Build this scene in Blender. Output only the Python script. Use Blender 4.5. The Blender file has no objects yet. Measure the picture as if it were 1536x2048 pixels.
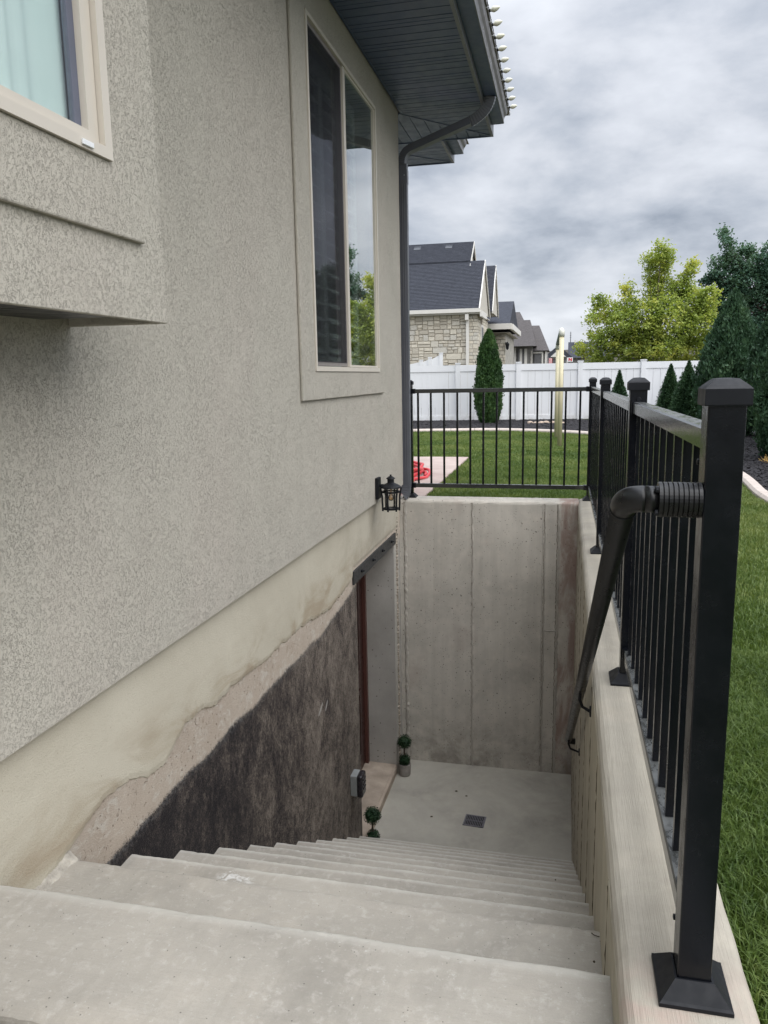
import bpy, bmesh, math, random
import numpy as np
from mathutils import Matrix, Vector
random.seed(7)
RS = np.random.RandomState(11)
SC = bpy.context.scene
COL = SC.collection
PI = math.pi

# ------------------------------------------------------------------ camera
cam = bpy.data.cameras.new('camera'); cam_o = bpy.data.objects.new('camera', cam); COL.objects.link(cam_o)
Rr = Vector((0.97389, 0.22543, -0.01739)); Dn = Vector((0.0220, -0.1712, -0.98499)); Fw = Vector((-0.22281, 0.95977, -0.17204))
from_yaw, from_pitch, from_roll = 0.2282, 0.1729, -0.0177
cy, sy, cp, sp, cr, sr = math.cos(from_yaw), math.sin(from_yaw), math.cos(from_pitch), math.sin(from_pitch), math.cos(from_roll), math.sin(from_roll)
Fw = Vector((-sy*cp, cy*cp, -sp)); R0 = Vector((cy, sy, 0)); U0 = R0.cross(Fw)
Rt = cr*R0 + sr*U0; Up = -sr*R0 + cr*U0
m = Matrix.Identity(4)
for i in range(3):
    m[i][0] = Rt[i]; m[i][1] = Up[i]; m[i][2] = -Fw[i]
cam_o.matrix_world = m
cam.sensor_fit = 'HORIZONTAL'; cam.sensor_width = 36; cam.lens = 36*1546.93/1536
cam.clip_start = 0.02; cam.clip_end = 5000
SC.camera = cam_o

# ------------------------------------------------------------------ world, sun, exposure
SKY_GAIN = 1.0
w = bpy.data.worlds.new('World'); SC.world = w; w.use_nodes = True
nt = w.node_tree; nt.nodes.clear()
def WN(t, **k):
    n = nt.nodes.new(t)
    for a, b in k.items(): setattr(n, a, b)
    return n
def WL(a, b): nt.links.new(a, b)
def wmath(op, a, b=None, clamp=False):
    n = WN('ShaderNodeMath', operation=op, use_clamp=clamp)
    for i, v in enumerate((a, b)):
        if v is None: continue
        if isinstance(v, (int, float)): n.inputs[i].default_value = v
        else: WL(v, n.inputs[i])
    return n.outputs[0]
tc = WN('ShaderNodeTexCoord'); sep = WN('ShaderNodeSeparateXYZ'); WL(tc.outputs['Generated'], sep.inputs[0])
zc = wmath('MAXIMUM', sep.outputs[2], 0.0); den = wmath('ADD', zc, 0.34)
comb = WN('ShaderNodeCombineXYZ'); WL(wmath('DIVIDE', sep.outputs[0], den), comb.inputs[0]); WL(wmath('DIVIDE', sep.outputs[1], den), comb.inputs[1])
mp = WN('ShaderNodeMapping'); WL(comb.outputs[0], mp.inputs[0]); mp.inputs['Location'].default_value = (1.2, 0.62, 0.0); mp.inputs['Rotation'].default_value = (0, 0, 0.25); mp.inputs['Scale'].default_value = (1.0, 1.15, 1)
def wnoise(scale, det, rough, dist):
    n = WN('ShaderNodeTexNoise'); WL(mp.outputs[0], n.inputs['Vector']); n.inputs['Scale'].default_value = scale
    n.inputs['Detail'].default_value = det; n.inputs['Roughness'].default_value = rough; n.inputs['Distortion'].default_value = dist
    return n.outputs[0]
n1 = wnoise(1.7, 8, 0.52, 0.25); n2 = wnoise(5.5, 8, 0.6, 0.15)
v = wmath('ADD', wmath('MULTIPLY', n1, 0.78), wmath('MULTIPLY', n2, 0.22))
rp = WN('ShaderNodeValToRGB'); WL(v, rp.inputs[0])
e = rp.color_ramp.elements
e[0].position = 0.38; e[0].color = (0.30, 0.34, 0.41, 1); e[1].position = 0.64; e[1].color = (0.78, 0.81, 0.87, 1)
x = e.new(0.46); x.color = (0.47, 0.51, 0.58, 1); x = e.new(0.54); x.color = (0.63, 0.66, 0.72, 1)
# towards the horizon the cloud deck closes up and pales
hz = wmath('POWER', wmath('SUBTRACT', 1.0, zc, True), 14.0)
mixh = WN('ShaderNodeMix', data_type='RGBA'); WL(wmath('MULTIPLY', hz, 0.55), mixh.inputs[0]); WL(rp.outputs[0], mixh.inputs[6]); mixh.inputs[7].default_value = (0.74, 0.77, 0.82, 1)
# an overcast sky grows brighter towards the zenith
grad = wmath('ADD', 0.54, wmath('MULTIPLY', wmath('POWER', zc, 3.8), 2.5))
sky = WN('ShaderNodeTexSky', sky_type='NISHITA'); sky.sun_disc = False; sky.sun_elevation = math.radians(48); sky.sun_rotation = math.radians(125)
bg1 = WN('ShaderNodeBackground'); WL(sky.outputs[0], bg1.inputs[0]); bg1.inputs[1].default_value = 0.05
bg2 = WN('ShaderNodeBackground'); WL(mixh.outputs[2], bg2.inputs[0]); WL(grad, bg2.inputs[1])
ms = WN('ShaderNodeMixShader'); ms.inputs[0].default_value = 0.93; WL(bg1.outputs[0], ms.inputs[1]); WL(bg2.outputs[0], ms.inputs[2])
wo = WN('ShaderNodeOutputWorld'); WL(ms.outputs[0], wo.inputs[0])

sl = bpy.data.lights.new('sun', 'SUN'); sl.energy = 1.5; sl.angle = math.radians(75); sl.color = (1, 0.97, 0.92)
so = bpy.data.objects.new('sun', sl); COL.objects.link(so)
so.rotation_euler = Vector((-0.55, 0.42, -0.85)).to_track_quat('-Z', 'Y').to_euler()
SC.view_settings.view_transform = 'Standard'; SC.view_settings.look = 'None'; SC.view_settings.gamma = 1
SC.view_settings.exposure = 1.08; SC.view_settings.use_curve_mapping = False

# ------------------------------------------------------------------ material kit
class Mat:
    def __init__(s, name):
        s.m = bpy.data.materials.new(name); s.m.use_nodes = True; s.t = s.m.node_tree; s.t.nodes.clear()
        s.out = s.t.nodes.new('ShaderNodeOutputMaterial'); s.geo = s.t.nodes.new('ShaderNodeNewGeometry')
        s.pos = s.geo.outputs['Position']; sp_ = s.t.nodes.new('ShaderNodeSeparateXYZ'); s.t.links.new(s.pos, sp_.inputs[0])
        s.x, s.y, s.z = sp_.outputs
    def n(s, t, **k):
        n = s.t.nodes.new(t)
        for a, b in k.items(): setattr(n, a, b)
        return n
    def l(s, a, inp):
        if isinstance(a, bpy.types.NodeSocket): s.t.links.new(a, inp)
        elif isinstance(a, (tuple, list)):
            inp.default_value = tuple(a) + (1,) if len(a) == 3 and len(inp.default_value) == 4 else tuple(a)
        else: inp.default_value = a
    def vec(s, scale=(1, 1, 1), rot=(0, 0, 0), src=None):
        n = s.n('ShaderNodeMapping'); s.l(src or s.pos, n.inputs[0]); n.inputs['Scale'].default_value = scale; n.inputs['Rotation'].default_value = rot
        return n.outputs[0]
    def noise(s, scale, det=4, rough=0.55, dist=0.0, v=None, col=False):
        n = s.n('ShaderNodeTexNoise'); s.l(v or s.pos, n.inputs['Vector']); n.inputs['Scale'].default_value = scale
        n.inputs['Detail'].default_value = det; n.inputs['Roughness'].default_value = rough; n.inputs['Distortion'].default_value = dist
        return n.outputs[1 if col else 0]
    def vor(s, scale, v=None, feature='F1', out='Distance', rnd=1.0):
        n = s.n('ShaderNodeTexVoronoi', feature=feature); s.l(v or s.pos, n.inputs['Vector']); n.inputs['Scale'].default_value = scale; n.inputs['Randomness'].default_value = rnd
        return n.outputs[out]
    def math(s, op, a, b=0.0, clamp=False):
        n = s.n('ShaderNodeMath', operation=op, use_clamp=clamp); s.l(a, n.inputs[0]); s.l(b, n.inputs[1]); return n.outputs[0]
    def step(s, a, lo, hi, t0=0.0, t1=1.0):
        n = s.n('ShaderNodeMapRange', interpolation_type='SMOOTHSTEP'); s.l(a, n.inputs[0])
        n.inputs[1].default_value = lo; n.inputs[2].default_value = hi; n.inputs[3].default_value = t0; n.inputs[4].default_value = t1
        return n.outputs[0]
    def ramp(s, a, *st):
        n = s.n('ShaderNodeValToRGB'); s.l(a, n.inputs[0]); el = n.color_ramp.elements
        el[0].position = st[0][0]; el[0].color = tuple(st[0][1]) + (1,); el[1].position = st[-1][0]; el[1].color = tuple(st[-1][1]) + (1,)
        for p, c in st[1:-1]:
            q = el.new(p); q.color = tuple(c) + (1,)
        return n.outputs[0]
    def mix(s, f, a, b, mode='MIX'):
        n = s.n('ShaderNodeMix', data_type='RGBA', blend_type=mode); s.l(f, n.inputs[0]); s.l(a, n.inputs[6]); s.l(b, n.inputs[7]); return n.outputs[2]
    def bump(s, h, dist, strength=1.0, prev=None):
        n = s.n('ShaderNodeBump'); s.l(h, n.inputs['Height']); n.inputs['Distance'].default_value = dist; n.inputs['Strength'].default_value = strength
        if prev is not None: s.l(prev, n.inputs['Normal'])
        return n.outputs[0]
    def bsdf(s, col, rough=0.6, nrm=None, spec=0.5, metal=0.0, coat=0.0):
        n = s.n('ShaderNodeBsdfPrincipled'); s.l(col, n.inputs['Base Color']); s.l(rough, n.inputs['Roughness'])
        n.inputs['Specular IOR Level'].default_value = spec; n.inputs['Metallic'].default_value = metal; n.inputs['Coat Weight'].default_value = coat
        if nrm is not None: s.l(nrm, n.inputs['Normal'])
        return n.outputs[0]
    def end(s, sh): s.l(sh, s.out.inputs[0]); return s.m

def simple(name, col, rough=0.6, spec=0.5, var=0.12, sc=6.0, bumpd=0.0, bsc=200, metal=0.0, coat=0.0):
    M = Mat(name); f = M.noise(sc, 4, 0.6)
    lo = tuple(c*(1-var) for c in col); hi = tuple(min(1, c*(1+var)) for c in col)
    c = M.ramp(f, (0.3, lo), (0.7, hi)); nr = None
    if bumpd: nr = M.bump(M.noise(bsc, 3, 0.5), bumpd)
    r = M.step(M.noise(sc*4, 3, 0.6), 0.3, 0.7, max(0.02, rough-0.08), rough+0.08)
    return M.end(M.bsdf(c, r, nr, spec, metal, coat))

def stucco_mat():
    M = Mat('stucco')
    v = M.vec((1, 1, 0.72)); wob = M.noise(9, 2, 0.5, 0, None, True)
    vv = M.n('ShaderNodeMix', data_type='VECTOR'); vv.inputs[0].default_value = 0.035
    M.l(v, vv.inputs[4]); M.l(wob, vv.inputs[5]); v = vv.outputs[1]
    def worm(sc, w, dist, lo):
        n_ = M.noise(sc, 2.5, 0.5, dist, v); ln = M.step(M.math('ABSOLUTE', M.math('SUBTRACT', n_, 0.5)), w*0.25, w)
        cut = M.step(M.noise(sc*0.8, 2, 0.5, 0.6, v), lo, lo+0.07)           # breaks the grooves into short strokes
        return M.math('MAXIMUM', ln, cut)
    g1 = worm(125, 0.034, 0.8, 0.47); g2 = worm(230, 0.03, 0.5, 0.45); grv = M.math('MULTIPLY', g1, g2)
    big = M.noise(2.2, 3, 0.6); big2 = M.noise(0.9, 3, 0.6, 0.4, M.vec((1, 2.2, 0.5)))
    patch = M.step(M.noise(6, 3, 0.6), 0.3, 0.7, 0.55, 1.0)
    fine = M.noise(430, 3, 0.65)
    h = M.math('ADD', M.math('MULTIPLY', grv, patch), M.math('MULTIPLY', fine, 0.6))
    c = M.ramp(big, (0.3, (0.475, 0.447, 0.387)), (0.7, (0.515, 0.484, 0.42)))
    c = M.mix(M.step(big2, 0.42, 0.65, 0, 0.35), c, (0.51, 0.46, 0.405))
    c = M.mix(M.math('MULTIPLY', M.math('SUBTRACT', 1.0, grv), M.math('MULTIPLY', patch, 0.20)), c, (0.2, 0.18, 0.15))  # groove shade painted into the stucco colour
    c = M.mix(M.step(fine, 0.5, 0.3, 0, 0.16), c, (0.24, 0.22, 0.19))
    nr = M.bump(h, 0.0022, 1.0)
    return M.end(M.bsdf(c, 0.85, nr, 0.2))

SCUFF = (-0.95, 1.985)
def concrete_mat(name, col, kind='formed', pits=True, stain=0.5, red=False):
    M = Mat(name)
    big = M.noise(1.6, 6, 0.65, 0.4); mid = M.noise(9, 5, 0.65); fine = M.noise(260, 3, 0.6)
    streak = M.noise(5, 5, 0.65, 0.2, M.vec((3.0, 3.0, 0.18)))
    lo = tuple(c*0.72 for c in col); hi = tuple(c*1.2 for c in col)
    c = M.ramp(big, (0.28, lo), (0.5, col), (0.74, hi))
    c = M.mix(M.step(streak, 0.35, 0.7, 0, 0.5*stain), c, tuple(k*0.62 for k in col))
    c = M.mix(M.step(mid, 0.45, 0.75, 0, 0.4), c, (col[0]*1.25, col[1]*1.22, col[2]*1.2))
    h = M.math('MULTIPLY', fine, 0.15)
    nr = None
    if pits:
        vd = M.vor(26); rnd = M.vor(26, out='Color'); rs = M.n('ShaderNodeSeparateColor'); M.l(rnd, rs.inputs[0])
        size = M.step(rs.outputs[0], 0.6, 1.0, 0.0, 0.17)
        hole = M.math('GREATER_THAN', size, vd)
        vd2 = M.vor(70); rnd2 = M.vor(70, out='Color'); rs2 = M.n('ShaderNodeSeparateColor'); M.l(rnd2, rs2.inputs[0])
        hole2 = M.math('GREATER_THAN', M.step(rs2.outputs[0], 0.5, 1.0, 0.0, 0.26), vd2)
        hl = M.math('MAXIMUM', hole, hole2)
        c = M.mix(M.math('MULTIPLY', hl, 0.72), c, tuple(k*0.22 for k in col))
        h = M.math('SUBTRACT', h, M.math('MULTIPLY', hl, 0.8))
    # grime where water stands, at the foot
    gr = M.math('MULTIPLY', M.step(M.noise(4, 6, 0.7, 0.3), 0.35, 0.68), M.step(M.z, -3.4, -2.7, 0.6, 0.0))
    if kind == 'formed': c = M.mix(gr, c, (0.11, 0.098, 0.082))
    if red:
        rx = M.step(M.x, -0.03, 0.0); rn = M.step(M.noise(3.3, 5, 0.65, 0.5, M.vec((2, 1, 0.6))), 0.37, 0.62, 0, 0.75)
        c = M.mix(M.math('MULTIPLY', rx, rn), c, (0.24, 0.15, 0.125))
        rn2 = M.step(M.noise(1.9, 5, 0.6), 0.56, 0.72, 0, 0.3); c = M.mix(rn2, c, (0.24, 0.16, 0.14))
    if kind == 'cap':      # broomed top
        br = M.noise(520, 2, 0.6, 0.1, M.vec((1, 0.02, 1)))
        br2 = M.noise(210, 3, 0.6, 0.4, M.vec((1, 0.03, 1)))
        hb = M.math('ADD', br, M.math('MULTIPLY', br2, 0.7)); up = M.step(M.z, -1.06, -1.03)
        h = M.math('ADD', h, M.math('MULTIPLY', hb, M.math('MULTIPLY', up, 0.8)))
        c = M.mix(M.math('MULTIPLY', up, M.step(hb, 0.75, 1.05, 0.0, 0.16)), c, tuple(k*0.6 for k in col))
        c = M.mix(M.step(M.noise(2.5, 5, 0.6), 0.5, 0.75, 0, 0.5), c, (0.46, 0.41, 0.33))
        c = M.mix(M.math('MULTIPLY', M.step(M.y, 1.32, 1.12), M.step(M.noise(12, 4, 0.6), 0.38, 0.65, 0, 0.5)), c, (0.42, 0.30, 0.26))
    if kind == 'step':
        sp1 = M.noise(34, 5, 0.66, 0.3); c = M.mix(M.step(sp1, 0.5, 0.74, 0, 0.5), c, (0.485, 0.455, 0.415))
        sp2 = M.noise(95, 3, 0.6); c = M.mix(M.step(sp2, 0.60, 0.78, 0, 0.4), c, (0.55, 0.54, 0.5))
        c = M.mix(M.step(M.noise(420, 3, 0.7), 0.45, 0.75, 0, 0.25), c, (0.2, 0.19, 0.17))
        dx_ = M.math('DIVIDE', M.math('SUBTRACT', M.x, SCUFF[0]), 0.06); dy_ = M.math('DIVIDE', M.math('SUBTRACT', M.y, SCUFF[1]), 0.028)
        rr_ = M.math('ADD', M.math('MULTIPLY', dx_, dx_), M.math('MULTIPLY', dy_, dy_)); sb = M.math('MULTIPLY', M.math('SUBTRACT', 1.0, M.step(rr_, 0.3, 1.4)), M.step(M.noise(30, 5, 0.75, 1.5), 0.44, 0.6)); c = M.mix(M.math('MULTIPLY', sb, 0.6), c, (0.72, 0.72, 0.71))
        por = M.vor(150); pr_ = M.vor(150, out='Color'); ps = M.n('ShaderNodeSeparateColor'); M.l(pr_, ps.inputs[0]); ph = M.math('GREATER_THAN', M.step(ps.outputs[0], 0.93, 1.0, 0.0, 0.26), por)
        c = M.mix(M.math('MULTIPLY', ph, 0.7), c, (0.1, 0.09, 0.08)); h = M.math('SUBTRACT', h, ph)
        # tread edges worn pale, darker band behind each
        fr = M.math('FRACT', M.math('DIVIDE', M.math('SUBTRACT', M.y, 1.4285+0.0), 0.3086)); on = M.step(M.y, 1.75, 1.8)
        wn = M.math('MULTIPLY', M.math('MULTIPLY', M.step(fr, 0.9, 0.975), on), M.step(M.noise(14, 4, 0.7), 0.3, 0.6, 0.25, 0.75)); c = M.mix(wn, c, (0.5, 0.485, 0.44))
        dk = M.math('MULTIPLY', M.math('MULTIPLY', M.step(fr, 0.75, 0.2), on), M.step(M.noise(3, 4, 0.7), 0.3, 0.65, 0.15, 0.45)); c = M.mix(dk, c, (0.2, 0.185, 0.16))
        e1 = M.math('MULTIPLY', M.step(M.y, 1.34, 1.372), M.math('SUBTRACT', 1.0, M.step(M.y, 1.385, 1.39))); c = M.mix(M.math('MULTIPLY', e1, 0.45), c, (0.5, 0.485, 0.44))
        br = M.noise(200, 2, 0.6, 0.1, M.vec((0.05, 1, 1))); h = M.math('ADD', h, M.math('MULTIPLY', br, 0.5))
        c = M.mix(M.step(br, 0.5, 0.8, 0, 0.12), c, tuple(k*0.6 for k in col))
        sm = M.math('MULTIPLY', M.step(M.noise(5.5, 5, 0.65, 1.0, M.vec((1, 2.2, 1))), 0.66, 0.74, 0, 0.75), M.step(M.noise(30, 4, 0.7, 1.5), 0.4, 0.6)); c = M.mix(sm, c, (0.68, 0.67, 0.65))
    nr = M.bump(h, 0.0016, 0.9)
    return M.end(M.bsdf(c, 0.88, nr, 0.25))

def foundation_mat():
    M = Mat('foundation_concrete')
    base = M.ramp(M.noise(3, 5, 0.65, 0.4), (0.3, (0.45, 0.375, 0.305)), (0.7, (0.55, 0.475, 0.395)))
    base = M.mix(M.step(M.noise(16, 5, 0.7, 1.0, M.vec((1, 1, 1.6))), 0.5, 0.66, 0, 0.7), base, (0.60, 0.565, 0.50)); base = M.mix(M.step(M.noise(12, 5, 0.7, 0.8), 0.56, 0.72, 0, 0.4), base, (0.32, 0.245, 0.18))
    chips = M.step(M.noise(55, 5, 0.7, 0.6), 0.6, 0.68, 0, 0.75); base = M.mix(chips, base, (0.14, 0.09, 0.065))
    # damp-proofing paint with a ragged upper edge, worn towards the door
    zt = M.math('ADD', -1.45, M.step(M.y, 4.1, 4.9, 0, 0.07))
    zt = M.math('ADD', zt, M.math('MULTIPLY', M.math('SUBTRACT', M.noise(3.0, 3, 0.5), 0.5), 0.10))
    zt = M.math('ADD', zt, M.math('MULTIPLY', M.math('SUBTRACT', M.noise(70, 4, 0.8), 0.5), 0.045))
    d = M.math('SUBTRACT', zt, M.z); mask = M.step(M.math('ADD', d, M.math('MULTIPLY', M.math('SUBTRACT', M.noise(260, 3, 0.7), 0.5), 0.05)), -0.008, 0.012)
    strk = M.noise(46, 6, 0.75, 0.6, M.vec((1, 1, 0.6))); strk2 = M.noise(5, 5, 0.65, 1.2, M.vec((1, 1, 0.6)))
    grn = M.noise(190, 5, 0.85, 0.2)
    wear = M.step(M.math('SUBTRACT', M.y, M.math('MULTIPLY', M.z, 0.25)), 2.7, 4.7, 0.0, 0.2)
    ww = M.math('ADD', M.math('ADD', M.math('MULTIPLY', strk, 0.28), M.math('MULTIPLY', grn, 0.56)), M.math('MULTIPLY', strk2, 0.22))
    ww = M.math('ADD', 0.455, M.math('MULTIPLY', M.math('SUBTRACT', ww, 0.5), 2.3))
    ww = M.math('ADD', M.math('ADD', ww, wear), M.math('MULTIPLY', M.math('SUBTRACT', M.noise(2.6, 5, 0.7, 1.5), 0.5), 0.45))
    tar = M.ramp(ww, (0.46, (0.010, 0.0085, 0.011)), (0.56, (0.024, 0.019, 0.021)), (0.64, (0.07, 0.057, 0.050)), (0.74, (0.145, 0.12, 0.10)), (0.9, (0.30, 0.26, 0.22)))
    tar = M.mix(M.step(M.noise(75, 4, 0.7, 0.8, M.vec((1, 1, 0.5))), 0.67, 0.75, 0, 0.65), tar, (0.3, 0.27, 0.23))
    def blob(y0, z0, ay, az, sk=0.0):
        dy = M.math('DIVIDE', M.math('SUBTRACT', M.math('SUBTRACT', M.y, y0), M.math('MULTIPLY', M.math('SUBTRACT', M.z, z0), sk)), ay); dz = M.math('DIVIDE', M.math('SUBTRACT', M.z, z0), az)
        r2 = M.math('ADD', M.math('MULTIPLY', dy, dy), M.math('MULTIPLY', dz, dz)); return M.math('SUBTRACT', 1.0, M.step(r2, 0.6, 1.3))
    sc_ = M.math('MAXIMUM', blob(4.03, -1.895, 0.022, 0.026, 1.6), blob(4.142, -1.92, 0.016, 0.026, 0.9)); tar = M.mix(M.math('MULTIPLY', sc_, 0.8), tar, (0.42, 0.41, 0.39))
    rim = M.math('MULTIPLY', M.step(d, 0.05, 0.0), M.step(M.noise(60, 4, 0.7), 0.4, 0.65, 0, 0.6)); tar = M.mix(rim, tar, (0.2, 0.2, 0.2))
    door = M.step(M.y, 4.88, 4.9); mask = M.math('MULTIPLY', mask, M.math('SUBTRACT', 1.0, door))
    plain = M.ramp(M.noise(2.5, 5, 0.6), (0.3, (0.33, 0.315, 0.29)), (0.7, (0.45, 0.43, 0.40)))
    pit = M.vor(34); rnd = M.vor(34, out='Color'); rs = M.n('ShaderNodeSeparateColor'); M.l(rnd, rs.inputs[0])
    hl = M.math('GREATER_THAN', M.step(rs.outputs[0], 0.5, 1.0, 0.0, 0.2), pit)
    plain = M.mix(M.math('MULTIPLY', hl, 0.75), plain, (0.07, 0.06, 0.055))
    # bare concrete band runs on over the door
    c = M.mix(M.math('MULTIPLY', door, M.step(M.z, -1.3, -1.4)), base, plain)
    c = M.mix(mask, c, tar)
    h = M.math('ADD', M.math('MULTIPLY', ww, 1.4), M.math('MULTIPLY', M.noise(90, 4, 0.7), 0.9))
    h = M.math('SUBTRACT', h, M.math('ADD', M.math('MULTIPLY', chips, 0.8), M.math('MULTIPLY', hl, 0.3)))
    rough = M.step(mask, 0, 1, 0.85, 0.62)
    return M.end(M.bsdf(c, rough, M.bump(h, 0.003), 0.3))

def parge_mat():
    M = Mat('cream_parging')
    c = M.ramp(M.noise(1.6, 4, 0.6, 0.5), (0.3, (0.45, 0.413, 0.33)), (0.7, (0.54, 0.503, 0.412)))
    # grime along the broken lower edge
    g = M.math('MULTIPLY', M.step(M.z, -1.04, -1.24), M.step(M.noise(3.2, 5, 0.6, 0.9, M.vec((1, 0.8, 2.0))), 0.4, 0.68, 0, 0.75))
    c = M.mix(g, c, (0.33, 0.265, 0.185))
    g2 = M.math('MULTIPLY', M.step(M.y, 4.0, 5.2), M.step(M.noise(4.0, 5, 0.6, 0.6), 0.4, 0.62, 0, 0.6)); c = M.mix(g2, c, (0.33, 0.29, 0.22))
    c = M.mix(M.step(M.y, 4.2, 5.8, 0, 0.45), c, (0.42, 0.395, 0.34))
    sp_ = M.step(M.noise(48, 4, 0.7), 0.68, 0.73, 0, 0.7); c = M.mix(sp_, c, (0.22, 0.17, 0.12))
    h = M.math('ADD', M.math('MULTIPLY', M.noise(230, 3, 0.65), 0.75), M.noise(14, 3, 0.5)); c = M.mix(M.step(M.noise(230, 3, 0.65), 0.5, 0.3, 0, 0.22), c, (0.3, 0.26, 0.19))
    return M.end(M.bsdf(c, 0.85, M.bump(h, 0.0035, 0.8), 0.2))

def leaf_mat(name, lo, mid, hi, sc=1.2, fine=14, trans=0.35, rough=0.55, spec=0.3):
    M = Mat(name); a = M.noise(sc, 4, 0.65, 0.3); b = M.noise(fine, 3, 0.7)
    f = M.math('ADD', M.math('MULTIPLY', a, 0.55), M.math('MULTIPLY', b, 0.45))
    c = M.ramp(f, (0.36, lo), (0.5, mid), (0.64, hi))
    p = M.bsdf(c, rough, None, spec); tr = M.n('ShaderNodeBsdfTranslucent'); M.l(M.mix(1.0, c, (1.0, 1.0, 0.6), 'MULTIPLY'), tr.inputs[0])
    mx = M.n('ShaderNodeMixShader'); mx.inputs[0].default_value = trans; M.l(p, mx.inputs[1]); M.l(tr.outputs[0], mx.inputs[2])
    return M.end(mx.outputs[0])

def glass_mat(name, tint=(0.8, 0.86, 0.83), gain=1.8, rough=0.0, wavy=0.0):
    M = Mat(name); dt = M.n('ShaderNodeVectorMath', operation='DOT_PRODUCT'); M.l(M.geo.outputs['Normal'], dt.inputs[0]); M.l(M.geo.outputs['Incoming'], dt.inputs[1])
    co = M.math('SUBTRACT', 1.0, M.math('ABSOLUTE', dt.outputs['Value']))
    f = M.math('MULTIPLY', M.math('ADD', 0.04, M.math('MULTIPLY', M.math('POWER', co, 5.0), 0.96)), gain, True)
    t = M.n('ShaderNodeBsdfTransparent'); M.l(tint, t.inputs[0]); g = M.n('ShaderNodeBsdfGlossy'); M.l((1, 1, 1), g.inputs[0]); g.inputs['Roughness'].default_value = rough
    if wavy: 
        nb = M.bump(M.noise(2.2, 2, 0.4), wavy, 0.5); M.l(nb, g.inputs['Normal']); 
    mx = M.n('ShaderNodeMixShader'); M.l(f, mx.inputs[0]); M.l(t.outputs[0], mx.inputs[1]); M.l(g.outputs[0], mx.inputs[2])
    return M.end(mx.outputs[0])

def screen_mat():
    M = Mat('insect_screen'); t = M.n('ShaderNodeBsdfTransparent'); M.l((0.75, 0.75, 0.77), t.inputs[0])
    d = M.bsdf((0.035, 0.036, 0.04), 0.5, None, 0.5); mx = M.n('ShaderNodeMixShader')
    f = M.step(M.noise(3, 3, 0.5), 0.2, 0.8, 0.14, 0.24); M.l(f, mx.inputs[0]); M.l(t.outputs[0], mx.inputs[1]); M.l(d, mx.inputs[2])
    return M.end(mx.outputs[0])

def black_metal():
    M = Mat('black_powder_coat')
    c = M.ramp(M.noise(7, 5, 0.65), (0.3, (0.0035, 0.004, 0.006)), (0.75, (0.006, 0.007, 0.010)))
    dust = M.step(M.noise(30, 5, 0.7), 0.62, 0.78, 0, 0.05); c = M.mix(dust, c, (0.12, 0.12, 0.12))
    r = M.step(M.noise(18, 4, 0.65), 0.3, 0.7, 0.14, 0.3)
    return M.end(M.bsdf(c, r, M.bump(M.noise(420, 2, 0.5), 0.0003, 0.5), 0.3))
def dusty_metal():
    M = Mat('weathered_rail_top')
    nrm = M.n('ShaderNodeSeparateXYZ'); M.l(M.geo.outputs['Normal'], nrm.inputs[0])
    up = M.step(nrm.outputs[2], 0.6, 0.95)
    c = M.ramp(M.noise(9, 5, 0.7, 0.5), (0.3, (0.012, 0.014, 0.014)), (0.7, (0.024, 0.026, 0.025)))
    d = M.math('MULTIPLY', up, M.step(M.noise(34, 5, 0.7, 0.5, M.vec((1, 0.5, 1))), 0.3, 0.72, 0.12, 0.85))
    c = M.mix(d, c, (0.12, 0.125, 0.125))
    r = M.step(d, 0, 0.8, 0.14, 0.4)
    return M.end(M.bsdf(c, r, M.bump(M.noise(60, 4, 0.6), 0.0003), 0.9))

def shingle_mat(name, col):
    M = Mat(name); v = M.noise(3.2, 4, 0.8, 0, M.vec((2.2, 2.2, 9))); f = M.noise(60, 3, 0.7)
    c = M.ramp(M.math('ADD', M.math('MULTIPLY', v, 0.6), M.math('MULTIPLY', f, 0.4)), (0.36, tuple(k*0.65 for k in col)), (0.64, tuple(k*1.4 for k in col)))
    return M.end(M.bsdf(c, 0.9, M.bump(f, 0.01), 0.2))

def stone_mat():
    M = Mat('limestone'); oi = M.n('ShaderNodeObjectInfo')
    c = M.ramp(oi.outputs['Random'], (0.0, (0.50, 0.46, 0.39)), (0.35, (0.62, 0.57, 0.48)), (0.7, (0.70, 0.65, 0.55)), (1.0, (0.56, 0.54, 0.49)))
    c = M.mix(M.step(M.noise(7, 5, 0.7), 0.4, 0.7, 0, 0.35), c, (0.45, 0.42, 0.36))
    return M.end(M.bsdf(c, 0.9, M.bump(M.noise(22, 5, 0.7), 0.03), 0.2))

def lawn_soil_mat():
    M = Mat('lawn_soil'); c = M.ramp(M.math('ADD', M.math('MULTIPLY', M.noise(0.9, 4, 0.6), 0.5), M.math('MULTIPLY', M.noise(60, 4, 0.7), 0.5)), (0.35, (0.03, 0.05, 0.012)), (0.65, (0.07, 0.11, 0.025)))
    return M.end(M.bsdf(c, 1.0, M.bump(M.noise(90, 3, 0.6), 0.02), 0.1))

def patio_mat():
    M = Mat('stamped_concrete'); c = M.ramp(M.noise(2.2, 4, 0.6), (0.3, (0.36, 0.28, 0.25)), (0.7, (0.50, 0.41, 0.37)))
    g = M.noise(8, 5, 0.65, 0.8, M.vec((0.5, 2.2, 1))); c = M.mix(M.step(g, 0.5, 0.66, 0, 0.4), c, (0.33, 0.24, 0.21))
    return M.end(M.bsdf(c, 0.75, M.bump(g, 0.01), 0.3))

def hill_mat():
    M = Mat('dry_hillside'); v = M.noise(0.012, 6, 0.65, 0.5, M.vec((1, 1, 4)))
    c = M.ramp(v, (0.35, (0.062, 0.058, 0.055)), (0.65, (0.11, 0.1, 0.088))); return M.end(M.bsdf(c, 1.0, None, 0.0))

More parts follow.
